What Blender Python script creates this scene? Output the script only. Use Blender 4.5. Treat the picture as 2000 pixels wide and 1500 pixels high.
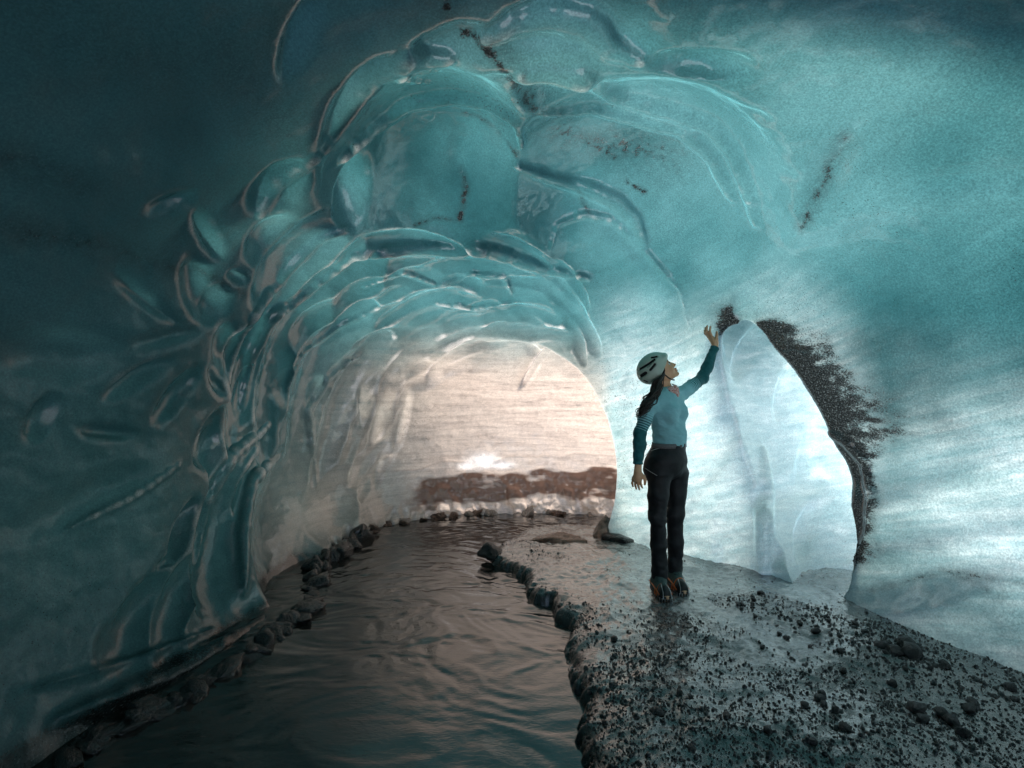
import bpy, bmesh, math, random
import numpy as np
from mathutils import Vector, Matrix

for _o in list(bpy.data.objects):
    bpy.data.objects.remove(_o)
SC = bpy.context.scene
COL = SC.collection
random.seed(7)
RNG = np.random.default_rng(7)

# ---------------------------------------------------------------- camera
CAM = np.array([0.0, 0.0, 1.5])
FPX = 1000.0                       # focal length in photo pixels (photo is 2000 x 1500)
_cd = bpy.data.cameras.new('camera')
_cd.sensor_width = 36.0
_cd.lens = 36.0 * FPX / 2000.0
_cd.clip_start = 0.05
_cd.clip_end = 500.0
_cam = bpy.data.objects.new('camera', _cd)
_cam.location = CAM
_cam.rotation_euler = (math.radians(90), 0, 0)
COL.objects.link(_cam)
SC.camera = _cam

# ---------------------------------------------------------------- sky and sun
SUN_EL, SUN_AZ = 56.0, 58.0        # degrees; azimuth measured from +Y (view direction) towards +X
_w = bpy.data.worlds.new('World')
SC.world = _w
_w.use_nodes = True
_nt = _w.node_tree
_bg = _nt.nodes['Background']
_sky = _nt.nodes.new('ShaderNodeTexSky')
_sky.sky_type = 'NISHITA'
_sky.sun_disc = False
_sky.sun_elevation = math.radians(SUN_EL)
_sky.sun_rotation = math.radians(SUN_AZ)
_nt.links.new(_sky.outputs[0], _bg.inputs[0])
_bg.inputs[1].default_value = 0.06
_sl = bpy.data.lights.new('sun', 'SUN')
_sl.energy = 1.5
_sl.angle = math.radians(16)
_sl.color = (1.0, 0.94, 0.86)
_so = bpy.data.objects.new('sun', _sl)
_sd = Vector((math.sin(math.radians(SUN_AZ)) * math.cos(math.radians(SUN_EL)),
              math.cos(math.radians(SUN_AZ)) * math.cos(math.radians(SUN_EL)),
              math.sin(math.radians(SUN_EL))))
_so.rotation_euler = _sd.to_track_quat('Z', 'Y').to_euler()
_so.location = _sd * 30
COL.objects.link(_so)
SC.view_settings.view_transform = 'Standard'
SC.view_settings.look = 'None'
SC.view_settings.exposure = 2.42
SC.view_settings.gamma = 1.0
SC.view_settings.use_curve_mapping = False
SC.cycles.max_bounces = 6
SC.cycles.diffuse_bounces = 3
SC.cycles.glossy_bounces = 3
SC.cycles.transmission_bounces = 6
SC.cycles.use_denoising = True
SC.cycles.sample_clamp_indirect = 6.0
SC.cycles.caustics_reflective = False
SC.cycles.caustics_refractive = False
# ---------------------------------------------------------------- helpers
def mesh_obj(name, verts, faces, mat, parent=None, smooth=True):
    verts = np.asarray(verts, np.float32); faces = np.asarray(faces, np.int32)
    me = bpy.data.meshes.new(name)
    n, k = faces.shape
    me.vertices.add(len(verts)); me.vertices.foreach_set('co', verts.ravel())
    me.loops.add(n * k); me.loops.foreach_set('vertex_index', faces.ravel())
    me.polygons.add(n)
    me.polygons.foreach_set('loop_start', np.arange(0, n * k, k, dtype=np.int32))
    me.polygons.foreach_set('loop_total', np.full(n, k, np.int32))
    me.update(calc_edges=True)
    if smooth:
        me.polygons.foreach_set('use_smooth', np.ones(n, bool))
    if mat: me.materials.append(mat)
    o = bpy.data.objects.new(name, me); COL.objects.link(o)
    if parent: o.parent = parent
    return o

def set_attr(o, name, vals):
    a = o.data.attributes.new(name, 'FLOAT', 'POINT')
    a.data.foreach_set('value', np.asarray(vals, np.float32))

def tag(o, label=None, cat=None, group=None, kind=None):
    if label: o['label'] = label
    if cat: o['category'] = cat
    if group: o['group'] = group
    if kind: o['kind'] = kind
    return o

def sstep(a, b, x):
    t = np.clip((x - a) / (b - a), 0, 1)
    return t * t * (3 - 2 * t)

def _hash(ix, iy, iz, seed):
    h = (ix.astype(np.int64) * 374761393 + iy.astype(np.int64) * 668265263 + iz.astype(np.int64) * 2147483647 + seed * 1274126177) & 0xffffffff
    h = ((h ^ (h >> 13)) * 1274126177) & 0xffffffff
    h = ((h ^ (h >> 15)) * 2246822519) & 0xffffffff
    return ((h ^ (h >> 16)) & 0xffffff) / float(0xffffff) * 2 - 1

def vnoise(P, scale, seed=0):
    """value noise in [-1,1] at points P (n,3)"""
    Q = P / scale
    i = np.floor(Q).astype(np.int64); f = Q - i; f = f * f * f * (f * (f * 6 - 15) + 10)
    r = 0
    for dx in (0, 1):
        for dy in (0, 1):
            for dz in (0, 1):
                w = (f[:, 0] if dx else 1 - f[:, 0]) * (f[:, 1] if dy else 1 - f[:, 1]) * (f[:, 2] if dz else 1 - f[:, 2])
                r = r + w * _hash(i[:, 0] + dx, i[:, 1] + dy, i[:, 2] + dz, seed)
    return r

def fbm(P, scale, octaves=3, seed=0, gain=0.5):
    r = 0; a = 1.0
    for k in range(octaves):
        r = r + a * vnoise(P, scale / 2 ** k, seed + k * 17); a *= gain
    return r

def surface_nets(F, org, h, flip=False):
    """naive surface nets: F[x,y,z] negative inside. returns verts, quads (normals towards positive)"""
    S = F < 0
    c = [S[dx:S.shape[0] - 1 + dx, dy:S.shape[1] - 1 + dy, dz:S.shape[2] - 1 + dz] for dx in (0, 1) for dy in (0, 1) for dz in (0, 1)]
    cnt_any = c[0].copy(); cnt_all = c[0].copy()
    for q in c[1:]:
        cnt_any |= q; cnt_all &= q
    act = cnt_any & ~cnt_all
    idx = np.argwhere(act)
    flat = np.flatnonzero(act)
    imap = np.full(act.size, -1, np.int32); imap[flat] = np.arange(len(flat), dtype=np.int32)
    imap = imap.reshape(act.shape)
    i, j, k = idx.T
    V = {}
    for dx in (0, 1):
        for dy in (0, 1):
            for dz in (0, 1):
                V[dx, dy, dz] = F[i + dx, j + dy, k + dz]
    acc = np.zeros((len(idx), 3)); n = np.zeros(len(idx))
    for ax in range(3):
        for u in (0, 1):
            for v in (0, 1):
                a = [u, v]; a.insert(ax, 0); b = [u, v]; b.insert(ax, 1)
                va, vb = V[tuple(a)], V[tuple(b)]
                m = (va < 0) != (vb < 0)
                t = np.where(m, va / np.where(m, va - vb, 1), 0)
                p = np.zeros((len(idx), 3)); p[:, ax] = t
                o2 = [q for q in range(3) if q != ax]
                p[:, o2[0]] = u; p[:, o2[1]] = v
                acc += p * m[:, None]; n += m
    verts = org + h * (idx + acc / n[:, None])
    quads = []
    for ax in range(3):
        sl0 = [slice(1, -1)] * 3; sl1 = [slice(1, -1)] * 3
        sl0[ax] = slice(0, -1); sl1[ax] = slice(1, None)
        A, B = S[tuple(sl0)], S[tuple(sl1)]
        m = np.argwhere(A != B)
        off = np.array([1, 1, 1]); off[ax] = 0
        p = m + off
        sgn = S[p[:, 0], p[:, 1], p[:, 2]]
        o2 = [(ax + 1) % 3, (ax + 2) % 3]
        def cell(a, b):
            q = p.copy(); q[:, o2[0]] -= a; q[:, o2[1]] -= b
            return imap[q[:, 0], q[:, 1], q[:, 2]]
        f = np.stack([cell(1, 1), cell(0, 1), cell(0, 0), cell(1, 0)], 1)
        f = np.where(sgn[:, None], f, f[:, ::-1])
        quads.append(f)
    q = np.concatenate(quads)
    q = q[(q >= 0).all(1)]
    if flip: q = q[:, ::-1]
    return verts, q

def smooth_mesh(v, q, it=2, lam=0.5, mu=-0.52):
    e = np.concatenate([q[:, [0, 1]], q[:, [1, 2]], q[:, [2, 3]], q[:, [3, 0]]])
    deg = np.bincount(e.ravel(), minlength=len(v)).astype(float)[:, None]
    for k in range(it * 2):
        s = np.stack([np.bincount(e[:, 0], v[e[:, 1], d], len(v)) + np.bincount(e[:, 1], v[e[:, 0], d], len(v)) for d in range(3)], 1)
        v = v + (lam if k % 2 == 0 else mu) * (s / np.maximum(deg, 1) - v)
    return v

def vnormals(v, q):
    n = np.cross(v[q[:, 2]] - v[q[:, 0]], v[q[:, 3]] - v[q[:, 1]])
    r = np.stack([sum(np.bincount(q[:, c], n[:, d], len(v)) for c in range(4)) for d in range(3)], 1)
    return r / np.maximum(np.linalg.norm(r, axis=1, keepdims=True), 1e-12)

def ell(x, y, z, c, R, r):
    """approximate ellipsoid distance; R rows are the axes, r semi axes"""
    dx, dy, dz = x - c[0], y - c[1], z - c[2]
    k0 = 0; k1 = 0
    for a in range(3):
        q = (dx * R[a][0] + dy * R[a][1] + dz * R[a][2]) / r[a]
        k0 = k0 + q * q; k1 = k1 + (q / r[a]) ** 2
    k0 = np.sqrt(k0); k1 = np.sqrt(k1) + 1e-6
    return k0 * (k0 - 1.0) / k1

def smin(a, b, k):
    h = np.maximum(k - np.abs(a - b), 0) / k
    return np.minimum(a, b) - h * h * k * 0.25
def smax(a, b, k):
    return -smin(-a, -b, k)

def ray(px, py):
    d = np.array([(px - 1000) / FPX, 1.0, (750 - py) / FPX])
    return d / np.linalg.norm(d)
def on_plane(px, py, z=0.0):
    """where the photo pixel meets the level plane z"""
    d = ray(px, py); t = (z - CAM[2]) / d[2]
    return CAM + d * t

# node helpers
def new_mat(name):
    m = bpy.data.materials.new(name); m.use_nodes = True
    nt = m.node_tree; nt.nodes.clear()
    return m, nt
def N(nt, typ, **kw):
    n = nt.nodes.new(typ)
    for k, v in kw.items():
        if k.startswith('i_'):
            key = k[2:]; key = int(key) if key.isdigit() else key.replace('_', ' ')
            n.inputs[key].default_value = v
        else: setattr(n, k, v)
    return n
def L(nt, a, b): nt.links.new(a, b)
def ramp(nt, fac, stops):
    r = nt.nodes.new('ShaderNodeValToRGB')
    e = r.color_ramp.elements
    while len(e) < len(stops): e.new(0.5)
    for s, (p, c) in zip(e, stops):
        s.position = p; s.color = c if len(c) == 4 else (*c, 1)
    nt.links.new(fac, r.inputs[0]); return r.outputs[0]
def math_n(nt, op, a, b=None, clamp=False):
    n = nt.nodes.new('ShaderNodeMath'); n.operation = op; n.use_clamp = clamp
    for i, v in enumerate((a, b)):
        if v is None: continue
        if isinstance(v, (int, float)): n.inputs[i].default_value = v
        else: nt.links.new(v, n.inputs[i])
    return n.outputs[0]
def mixc(nt, fac, a, b, blend='MIX'):
    n = nt.nodes.new('ShaderNodeMix'); n.data_type = 'RGBA'; n.blend_type = blend
    for s, v in ((n.inputs[0], fac), (n.inputs[6], a), (n.inputs[7], b)):
        if isinstance(v, (int, float)): s.default_value = v
        elif isinstance(v, tuple): s.default_value = v if len(v) == 4 else (*v, 1)
        else: nt.links.new(v, s)
    return n.outputs[2]
def noise_n(nt, vec, scale, detail=4, rough=0.55, dist=0.0, out='Fac'):
    n = N(nt, 'ShaderNodeTexNoise'); n.inputs['Scale'].default_value = scale; n.inputs['Detail'].default_value = detail
    n.inputs['Roughness'].default_value = rough; n.inputs['Distortion'].default_value = dist
    if vec is not None: nt.links.new(vec, n.inputs['Vector'])
    return n.outputs[out]
def mapping(nt, vec, scale=(1, 1, 1), rot=(0, 0, 0)):
    m = N(nt, 'ShaderNodeMapping'); m.inputs['Scale'].default_value = scale; m.inputs['Rotation'].default_value = rot
    nt.links.new(vec, m.inputs['Vector']); return m.outputs[0]
def attr(nt, name):
    return N(nt, 'ShaderNodeAttribute', attribute_name=name).outputs['Fac']
def simple_mat(name, col, rough=0.5, var=0.15, nscale=40, bump=0.0, metallic=0.0, spec=0.5, coat=0.0):
    m, nt = new_mat(name)
    out = N(nt, 'ShaderNodeOutputMaterial'); p = N(nt, 'ShaderNodeBsdfPrincipled')
    tc = N(nt, 'ShaderNodeTexCoord').outputs['Object']
    nf = noise_n(nt, tc, nscale)
    dark = tuple(c * (1 - var) for c in col); lite = tuple(min(1, c * (1 + var)) for c in col)
    L(nt, ramp(nt, nf, [(0.3, dark), (0.7, lite)]), p.inputs['Base Color'])
    p.inputs['Roughness'].default_value = rough; p.inputs['Metallic'].default_value = metallic
    p.inputs['Specular IOR Level'].default_value = spec; p.inputs['Coat Weight'].default_value = coat
    if bump:
        b = N(nt, 'ShaderNodeBump'); b.inputs['Strength'].default_value = 1; b.inputs['Distance'].default_value = bump
        L(nt, nf, b.inputs['Height']); L(nt, b.outputs[0], p.inputs['Normal'])
    L(nt, p.outputs[0], out.inputs[0])
    return m
# ---------------------------------------------------------------- the ice cave: one carved void
_ky = np.array([-3.2, -2.0, 0.0, 1.0, 2.0, 2.4, 3.0, 3.5, 4.0, 4.5, 5.0, 5.5, 6.2])
_kL = np.array([-2.2, -2.4, -2.5, -2.45, -2.28, -2.2, -2.05, -1.98, -1.95, -1.93, -1.88, -1.7, -1.5])
_kR = np.array([2.6, 3.0, 3.2, 3.2, 3.0, 2.85, 2.58, 2.44, 2.27, 1.58, 0.98, 0.72, 0.5])
_kT = np.array([2.9, 3.1, 3.2, 3.2, 3.12, 3.08, 2.98, 2.84, 2.64, 2.42, 2.22, 2.05, 1.85])
_yf = np.linspace(-3.2, 6.2, 400)
def _smooth_tab(k):
    t = np.interp(_yf, _ky, k); ker = np.hanning(31); ker /= ker.sum()
    return np.convolve(np.pad(t, 15, mode='edge'), ker, 'valid')
_tL, _tR, _tT = _smooth_tab(_kL), _smooth_tab(_kR), _smooth_tab(_kT)
I3 = np.eye(3)
def rotz(a):
    a = math.radians(a); return np.array([[math.cos(a), math.sin(a), 0], [-math.sin(a), math.cos(a), 0], [0, 0, 1]])

_aw = np.array([-.42, .58, 2.2]); _aw /= np.linalg.norm(_aw)
_an = np.array([.88, .42, 0]); _an -= _aw * _an.dot(_aw); _an /= np.linalg.norm(_an)
ALC = np.array([_an, np.cross(_aw, _an), _aw])
ALC_C, ALC_R = (2.35, 4.11, 0.98), (0.62, 0.36, 1.46)
def main_F(x, y, z):
    yl = np.clip(y, -3.2, 6.2)
    Lq, Rq, Tq = np.interp(yl, _yf, _tL), np.interp(yl, _yf, _tR), np.interp(yl, _yf, _tT)
    cx, w = (Lq + Rq) / 2, (Rq - Lq) / 2
    zc = 0.85
    hu = Tq - zc
    u = np.abs((x - cx) / w); v = (z - zc) / np.where(z > zc, hu, 1.85)
    rr = (u ** 2.25 + np.abs(v) ** 2.25 + 1e-9) ** (1 / 2.25)
    F = (rr - 1) * np.minimum(w, hu) * 0.9
    F = smax(F, y - 5.75, 0.7)
    F = smax(F, -2.6 - y, 0.8)
    return F
def base_F(x, y, z):
    F = main_F(x, y, z)
    # far chamber behind the pillar
    F = smin(F, ell(x, y, z, (0.05, 5.62, 0.55), rotz(4), (1.72, 0.78, 1.42)), 0.10)
    # lit alcove on the right
    F = smin(F, ell(x, y, z, ALC_C, ALC, ALC_R), 0.02)
    return F

def trace(pxs, pys):
    d = np.stack([(np.asarray(pxs, float) - 1000) / FPX, np.ones(len(pxs)), (750 - np.asarray(pys, float)) / FPX], 1)
    d /= np.linalg.norm(d, axis=1, keepdims=True)
    t = np.full(len(d), 0.6); lo = t.copy(); done = np.zeros(len(d), bool)
    for _ in range(330):
        P = CAM + d * t[:, None]
        f = base_F(P[:, 0], P[:, 1], P[:, 2])
        hit = (f > 0) & ~done
        done |= hit
        lo = np.where(done, lo, t); t = np.where(done, t, t + 0.03)
    hi = t
    for _ in range(12):
        m = (lo + hi) / 2; P = CAM + d * m[:, None]
        f = base_F(P[:, 0], P[:, 1], P[:, 2])
        lo = np.where(f > 0, lo, m); hi = np.where(f > 0, m, hi)
    return CAM + d * hi[:, None]
def base_normal(P):
    e = 0.02; g = []
    for a in range(3):
        q = np.zeros(3); q[a] = e
        A, B = P + q, P - q
        g.append(base_F(A[:, 0], A[:, 1], A[:, 2]) - base_F(B[:, 0], B[:, 1], B[:, 2]))
    g = np.stack(g, 1)
    return g / np.linalg.norm(g, axis=1, keepdims=True)      # points out of the void, into the ice

# hollows melted into the ice: where they lie on the wall (photo column, row), half sizes, slant, depth in metres, rim roundness
BOWLS = [
    # great domes of the vault
    (850, 350, 205, 165, 10, .42, .03), (1235, 375, 235, 190, -28, .40, .03), (1115, 225, 110, 65, -15, .26, .03), (760, 400, 80, 55, 62, .42, .03), (930, 380, 95, 50, 80, .40, .03), (1120, 400, 110, 60, 30, .38, .04),
    (1165, 490, 96, 72, -5, .16, .02), (1250, 590, 95, 75, -30, .10, .05), (1390, 470, 90, 120, 70, .14, .08),
    (720, 215, 115, 58, 58, .17, .02), (845, 152, 85, 20, 3, .06, .02), (880, 110, 90, 40, 20, .10, .03),
    (1075, 65, 120, 55, 8, .13, .03), (1210, 60, 90, 60, -30, .10, .05), (1375, 125, 105, 26, -4, .10, .02), (1450, 240, 58, 24, -8, .08, .02),
    (1510, 347, 48, 24, -3, .08, .02), (595, 85, 85, 26, 66, .08, .02), (1000, 190, 60, 40, -40, .08, .03),
    (560, 372, 72, 40, 42, .13, .02), (535, 470, 62, 48, 20, .12, .02), (610, 500, 130, 62, 44, .14, .015), (590, 560, 125, 34, 50, .12, .012),
    (870, 455, 75, 34, 5, .11, .03), (745, 440, 70, 60, 60, .12, .04), (955, 478, 32, 18, -10, .07, .015), (1000, 470, 30, 18, 20, .05, .015),
    # left wall
    (325, 388, 46, 16, 22, .07, .02), (412, 452, 56, 20, -62, .08, .015), (382, 565, 72, 34, -74, .09, .012), (432, 590, 44, 30, 80, .09, .012),
    (440, 690, 60, 36, -80, .11, .012), (432, 735, 40, 20, -70, .07, .012), (278, 738, 78, 20, 32, .09, .012), (338, 768, 70, 24, 52, .10, .012),
    (215, 838, 56, 15, -6, .08, .012), (102, 818, 52, 22, 62, .09, .015), (290, 585, 70, 12, -38, .05, .02), (315, 660, 70, 16, 12, .05, .02),
    (465, 535, 22, 16, -30, .06, .012), (150, 980, 120, 30, 25, .05, .03), (120, 700, 100, 40, 5, .06, .05),
    (505, 700, 190, 30, 70, .15, .012), (560, 715, 190, 32, 72, .15, .012), (615, 760, 170, 30, 70, .14, .012), (668, 800, 150, 28, 68, .13, .012),
    (432, 855, 78, 36, 56, .14, .010), (492, 838, 40, 34, 20, .12, .010), (545, 935, 46, 26, 80, .11, .010), (590, 880, 90, 24, 80, .10, .012),
    (365, 1040, 72, 20, 72, .12, .010), (440, 1035, 165, 52, 82, .18, .012), (570, 1020, 160, 72, 80, .22, .012), (640, 985, 66, 60, 40, .14, .015),
    (520, 960, 50, 20, 60, .08, .012), (300, 1205, 105, 46, 60, .12, .012), (355, 1190, 110, 36, 72, .10, .012), (255, 1250, 70, 50, 50, .08, .02),
    (330, 1090, 24, 12, 30, .06, .012), (450, 1190, 90, 40, 30, .08, .02),
    # right wall
    (1780, 900, 190, 70, 10, .07, .04), (1860, 1010, 170, 60, 15, .08, .05), (1800, 1120, 180, 50, 12, .07, .03), (1920, 840, 140, 40, -25, .05, .03),
    (1930, 350, 120, 26, 6, .04, .03), (1620, 340, 90, 26, 55, .05, .04), (1700, 560, 260, 90, 12, .05, .06),
    # alcove wall
    (1540, 760, 60, 22, 70, .09, .02), (1570, 900, 70, 24, 84, .09, .02), (1530, 960, 60, 26, 20, .04, .03), (1580, 1040, 60, 22, 75, .09, .02), (1460, 690, 60, 24, 55, .09, .02), (1520, 1080, 50, 24, 10, .04, .02),
    # pillar face
    (1360, 880, 120, 36, 70, .05, .03), (1420, 840, 110, 34, 60, .06, .02), (1440, 1000, 120, 40, 80, .05, .03), (1240, 900, 150, 36, 86, .05, .03),
    (1240, 1030, 60, 46, 40, .06, .03), (1400, 720, 100, 40, 55, .05, .03), (1300, 660, 90, 60, 70, .06, .04),
]
# rows of overlapping scallops over the arch of the far tunnel
_o = np.array([(392, 1075), (428, 940), (470, 800), (486, 690), (566, 590), (700, 502), (900, 486), (1060, 530), (1150, 640)], float)
_i = np.array([(705, 985), (738, 905), (770, 830), (788, 775), (850, 732), (925, 702), (1010, 688), (1100, 700), (1160, 735)], float)
def _poly(p, t):
    s = np.linspace(0, 1, len(p)); return np.array([np.interp(t, s, p[:, 0]), np.interp(t, s, p[:, 1])])
_r = random.Random(11)
for row in range(10):
    s = (row / 9) ** 0.9
    nb = [9, 10, 10, 11, 12, 13, 14, 14, 15, 16][row]
    for b in range(nb):
        t = (b + 0.5 + _r.uniform(-.35, .35) + 0.5 * (row % 2)) / nb
        if t > 1: t -= 1
        p = _poly(_o, t) * (1 - s) + _poly(_i, t) * s
        q = _poly(_o, min(1, t + .03)) * (1 - s) + _poly(_i, min(1, t + .03)) * s
        q0 = _poly(_o, max(0, t - .03)) * (1 - s) + _poly(_i, max(0, t - .03)) * s
        ang = math.degrees(math.atan2(-(q - q0)[1], (q - q0)[0])) + _r.uniform(-16, 16)
        if p[0] > 1090 and p[1] > 640: continue
        ln = (1 - s) * 105 + s * 42
        BOWLS.append((p[0] + _r.uniform(-8, 8), p[1] + _r.uniform(-6, 6), ln * _r.uniform(.6, 1.3), ln * _r.uniform(.20, .34), ang,
                      (.16 - .095 * s) * _r.uniform(.6, 1.3), .010 + .006 * s * s))
# gentle hollows of the far wall and of the outer ceiling
# flutes and drips along the foot of the left and far wall
for k in range(34):
    t = k / 33
    px = 600 + 560 * t + _r.uniform(-14, 14); py = 1130 - 150 * t ** .45 + _r.uniform(-28, 10)
    BOWLS.append((px, py, _r.uniform(16, 46) * (1 - .45 * t), _r.uniform(6, 16), 90 + _r.uniform(-35, 35), _r.uniform(.015, .07), .008))
# ribs left standing proud of the ice: photo polyline, radius in metres
RIBS = [
    ([(120, 1400), (330, 1325), (480, 1235), (600, 1165)], .03), ([(60, 1345), (280, 1285), (420, 1225)], .015),
    ([(350, 905), (250, 975), (130, 1035)], .010),
    ([(1488, 880), (1492, 960), (1492, 1050), (1490, 1120)], .03),
    ([(1600, 836), (1650, 858), (1692, 905), (1704, 970), (1692, 1040), (1655, 1105)], .016),
    ([(1010, 150), (1060, 140), (1130, 150), (1200, 190), (1290, 215), (1390, 250), (1430, 300), (1460, 370), (1475, 440)], .032),
    ([(1060, 225), (1150, 215), (1250, 235), (1330, 250), (1390, 310), (1430, 390)], .030),
    ([(1005, 325), (1080, 350), (1140, 365), (1200, 390), (1240, 430), (1260, 480)], .030),
    ([(625, 300), (680, 200), (740, 120), (790, 110), (880, 115)], .030),
    ([(660, 310), (720, 255), (800, 205), (880, 190), (960, 205), (1010, 240), (1020, 290)], .026),
    ([(505, 420), (540, 350), (620, 305)], .020), ([(480, 640), (510, 590), (560, 530), (620, 470), (680, 445)], .020),
    ([(690, 500), (800, 485), (960, 490), (1060, 525), (1150, 545)], .030),
    ([(470, 790), (490, 700), (530, 620), (600, 570), (690, 500)], .024),
    ([(620, 950), (600, 800), (640, 740), (700, 690)], .020),
    ([(1075, 490), (1090, 440), (1140, 418), (1200, 430), (1250, 480), (1330, 570), (1345, 640)], .016),
    ([(940, 75), (1000, 40), (1080, 20), (1150, 40), (1190, 90), (1260, 125)], .028), ([(840, 165), (780, 155), (790, 145), (860, 145)], .012),
    ([(385, 1100), (400, 980), (450, 890), (520, 830)], .020), ([(480, 1160), (475, 1040), (490, 940), (540, 890)], .022),
    ([(710, 560), (790, 530), (850, 555)], .014), ([(850, 560), (920, 535), (985, 540), (1000, 575)], .014), ([(855, 590), (930, 600), (1010, 590)], .014),
    ([(560, 760), (590, 690), (660, 640), (740, 600)], .018),
]

def build_cave():
    h = 0.014
    lo = np.array([-2.75, 0.55, -0.45]); hi = np.array([3.75, 6.75, 3.45])
    n = np.ceil((hi - lo) / h).astype(int) + 1
    xs, ys, zs = (lo[a] + h * np.arange(n[a]) for a in range(3))
    F = np.empty(n, np.float32)
    for s in range(0, n[1], 32):
        F[:, s:s + 32, :] = base_F(xs[:, None, None], ys[None, s:s + 32, None], zs[None, None, :])
    # place the hollows on the wall
    B = np.array(BOWLS, float)
    lf = (B[:, 0] < 400) & (B[:, 1] < 1000); B[lf, 5] *= .62
    th = np.radians(B[:, 4]); ux, uy = np.cos(th), -np.sin(th); vx, vy = np.sin(th), np.cos(th)
    C = trace(B[:, 0], B[:, 1])
    A1, A2 = trace(B[:, 0] + ux * B[:, 2] * .6, B[:, 1] + uy * B[:, 2] * .6), trace(B[:, 0] - ux * B[:, 2] * .6, B[:, 1] - uy * B[:, 2] * .6)
    V1, V2 = trace(B[:, 0] + vx * B[:, 3] * .6, B[:, 1] + vy * B[:, 3] * .6), trace(B[:, 0] - vx * B[:, 3] * .6, B[:, 1] - vy * B[:, 3] * .6)
    Nn = base_normal(C)
    for b in range(len(B)):
        nn = Nn[b]
        a = (A1[b] - A2[b]) / 1.2; a = a - nn * a.dot(nn); la = min(np.linalg.norm(a), B[b, 2] / FPX * np.linalg.norm(C[b] - CAM) * 1.9)
        v = (V1[b] - V2[b]) / 1.2; v = v - nn * v.dot(nn); ea = a / np.linalg.norm(a); v = v - ea * v.dot(ea)
        lb = min(np.linalg.norm(v), B[b, 3] / FPX * np.linalg.norm(C[b] - CAM) * 1.9); ev = np.cross(nn, ea)
        dp = B[b, 5]; cn = dp * 2.5
        c = C[b] - nn * (cn - dp)
        r = np.array([la / .8, lb / .8, cn]); R = np.array([ea, ev, nn])
        # melted cups lean: one lip sharp, the other running out into the wall
        small = np.clip(1.2 - la / .6, 0.15, 1)
        lim = min(1.0, .9 * cn / lb)
        t1, t2 = RNG.uniform(-.30, .30) * small * min(1.0, .9 * cn / la), (RNG.uniform(.15, .5) * RNG.choice([-1, 1])) * small * lim
        c1, s1, c2, s2 = math.cos(t1), math.sin(t1), math.cos(t2), math.sin(t2)
        R = np.array([[c1, 0, s1], [0, 1, 0], [-s1, 0, c1]]) @ np.array([[1, 0, 0], [0, c2, s2], [0, -s2, c2]]) @ R
        kk = max(B[b, 6], .010) * 1.7
        ext = np.sqrt(((R * r[:, None]) ** 2).sum(0)) + max(.06, kk * 3)
        i0 = np.maximum(np.floor((c - ext - lo) / h).astype(int), 0); i1 = np.minimum(np.ceil((c + ext - lo) / h).astype(int) + 1, n)
        if (i1 <= i0).any(): continue
        sl = tuple(slice(i0[q], i1[q]) for q in range(3))
        G = ell(xs[sl[0]][:, None, None], ys[sl[1]][None, :, None], zs[sl[2]][None, None, :], c, R, r)
        F[sl] = smin(F[sl], G, kk)
    global CF, CLO, CH
    CF, CLO, CH = F.copy(), lo, h
    for pts, rad in RIBS:
        p = np.array(pts, float)
        t = np.linspace(0, 1, 60); s = np.linspace(0, 1, len(p))
        Q = trace_ice(np.interp(t, s, p[:, 0]), np.interp(t, s, p[:, 1]))
        seg = np.linalg.norm(np.diff(Q, axis=0), axis=1); lim = np.median(seg) * 3
        rads = rad * (.6 + .5 * np.sin(np.pi * t[:-1]))
        for a, b, sg, rad in zip(Q[:-1], Q[1:], seg, rads):
            if sg > lim: continue
            e = rad * 3 + .08
            i0 = np.maximum(np.floor((np.minimum(a, b) - e - lo) / h).astype(int), 0); i1 = np.minimum(np.ceil((np.maximum(a, b) + e - lo) / h).astype(int) + 1, n)
            sl = tuple(slice(i0[q], i1[q]) for q in range(3))
            X, Y, Z = xs[sl[0]][:, None, None], ys[sl[1]][None, :, None], zs[sl[2]][None, None, :]
            ba = b - a; hh = np.clip(((X - a[0]) * ba[0] + (Y - a[1]) * ba[1] + (Z - a[2]) * ba[2]) / ba.dot(ba), 0, 1)
            G = np.sqrt((X - a[0] - hh * ba[0]) ** 2 + (Y - a[1] - hh * ba[1]) ** 2 + (Z - a[2] - hh * ba[2]) ** 2) - rad
            F[sl] = smax(F[sl], -G, rad * 2.2)
    v, q = surface_nets(F, lo, h, flip=True)
    keep = ~((v[q].mean(1)[:, 1] > 6.62))
    q = q[keep]
    CF = F
    v = smooth_mesh(v, q, 2)
    nrm = vnormals(v, q)
    # fine lumps
    d = 0.028 * fbm(v, 1.1, 2, 2) + 0.010 * fbm(v, .35, 2, 3) + 0.0035 * fbm(v, .09, 2, 9)
    v = v + nrm * d[:, None]
    return v, q

def trace_ice(pxs, pys):
    """first meeting of photo pixels with the carved ice"""
    d = np.stack([(np.asarray(pxs, float) - 1000) / FPX, np.ones(len(pxs)), (750 - np.asarray(pys, float)) / FPX], 1)
    d /= np.linalg.norm(d, axis=1, keepdims=True)
    t = np.maximum(.6, .62 / d[:, 1]); done = np.zeros(len(d), bool)
    for _ in range(900):
        P = CAM + d * t[:, None]
        i = np.clip(np.rint((P - CLO) / CH).astype(int), 0, np.array(CF.shape) - 1)
        done |= CF[i[:, 0], i[:, 1], i[:, 2]] > 0
        if done.all(): break
        t = np.where(done, t, t + .009)
    return CAM + d * t[:, None]

CV, CQ = build_cave()
CN = vnormals(CV, CQ)
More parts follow.
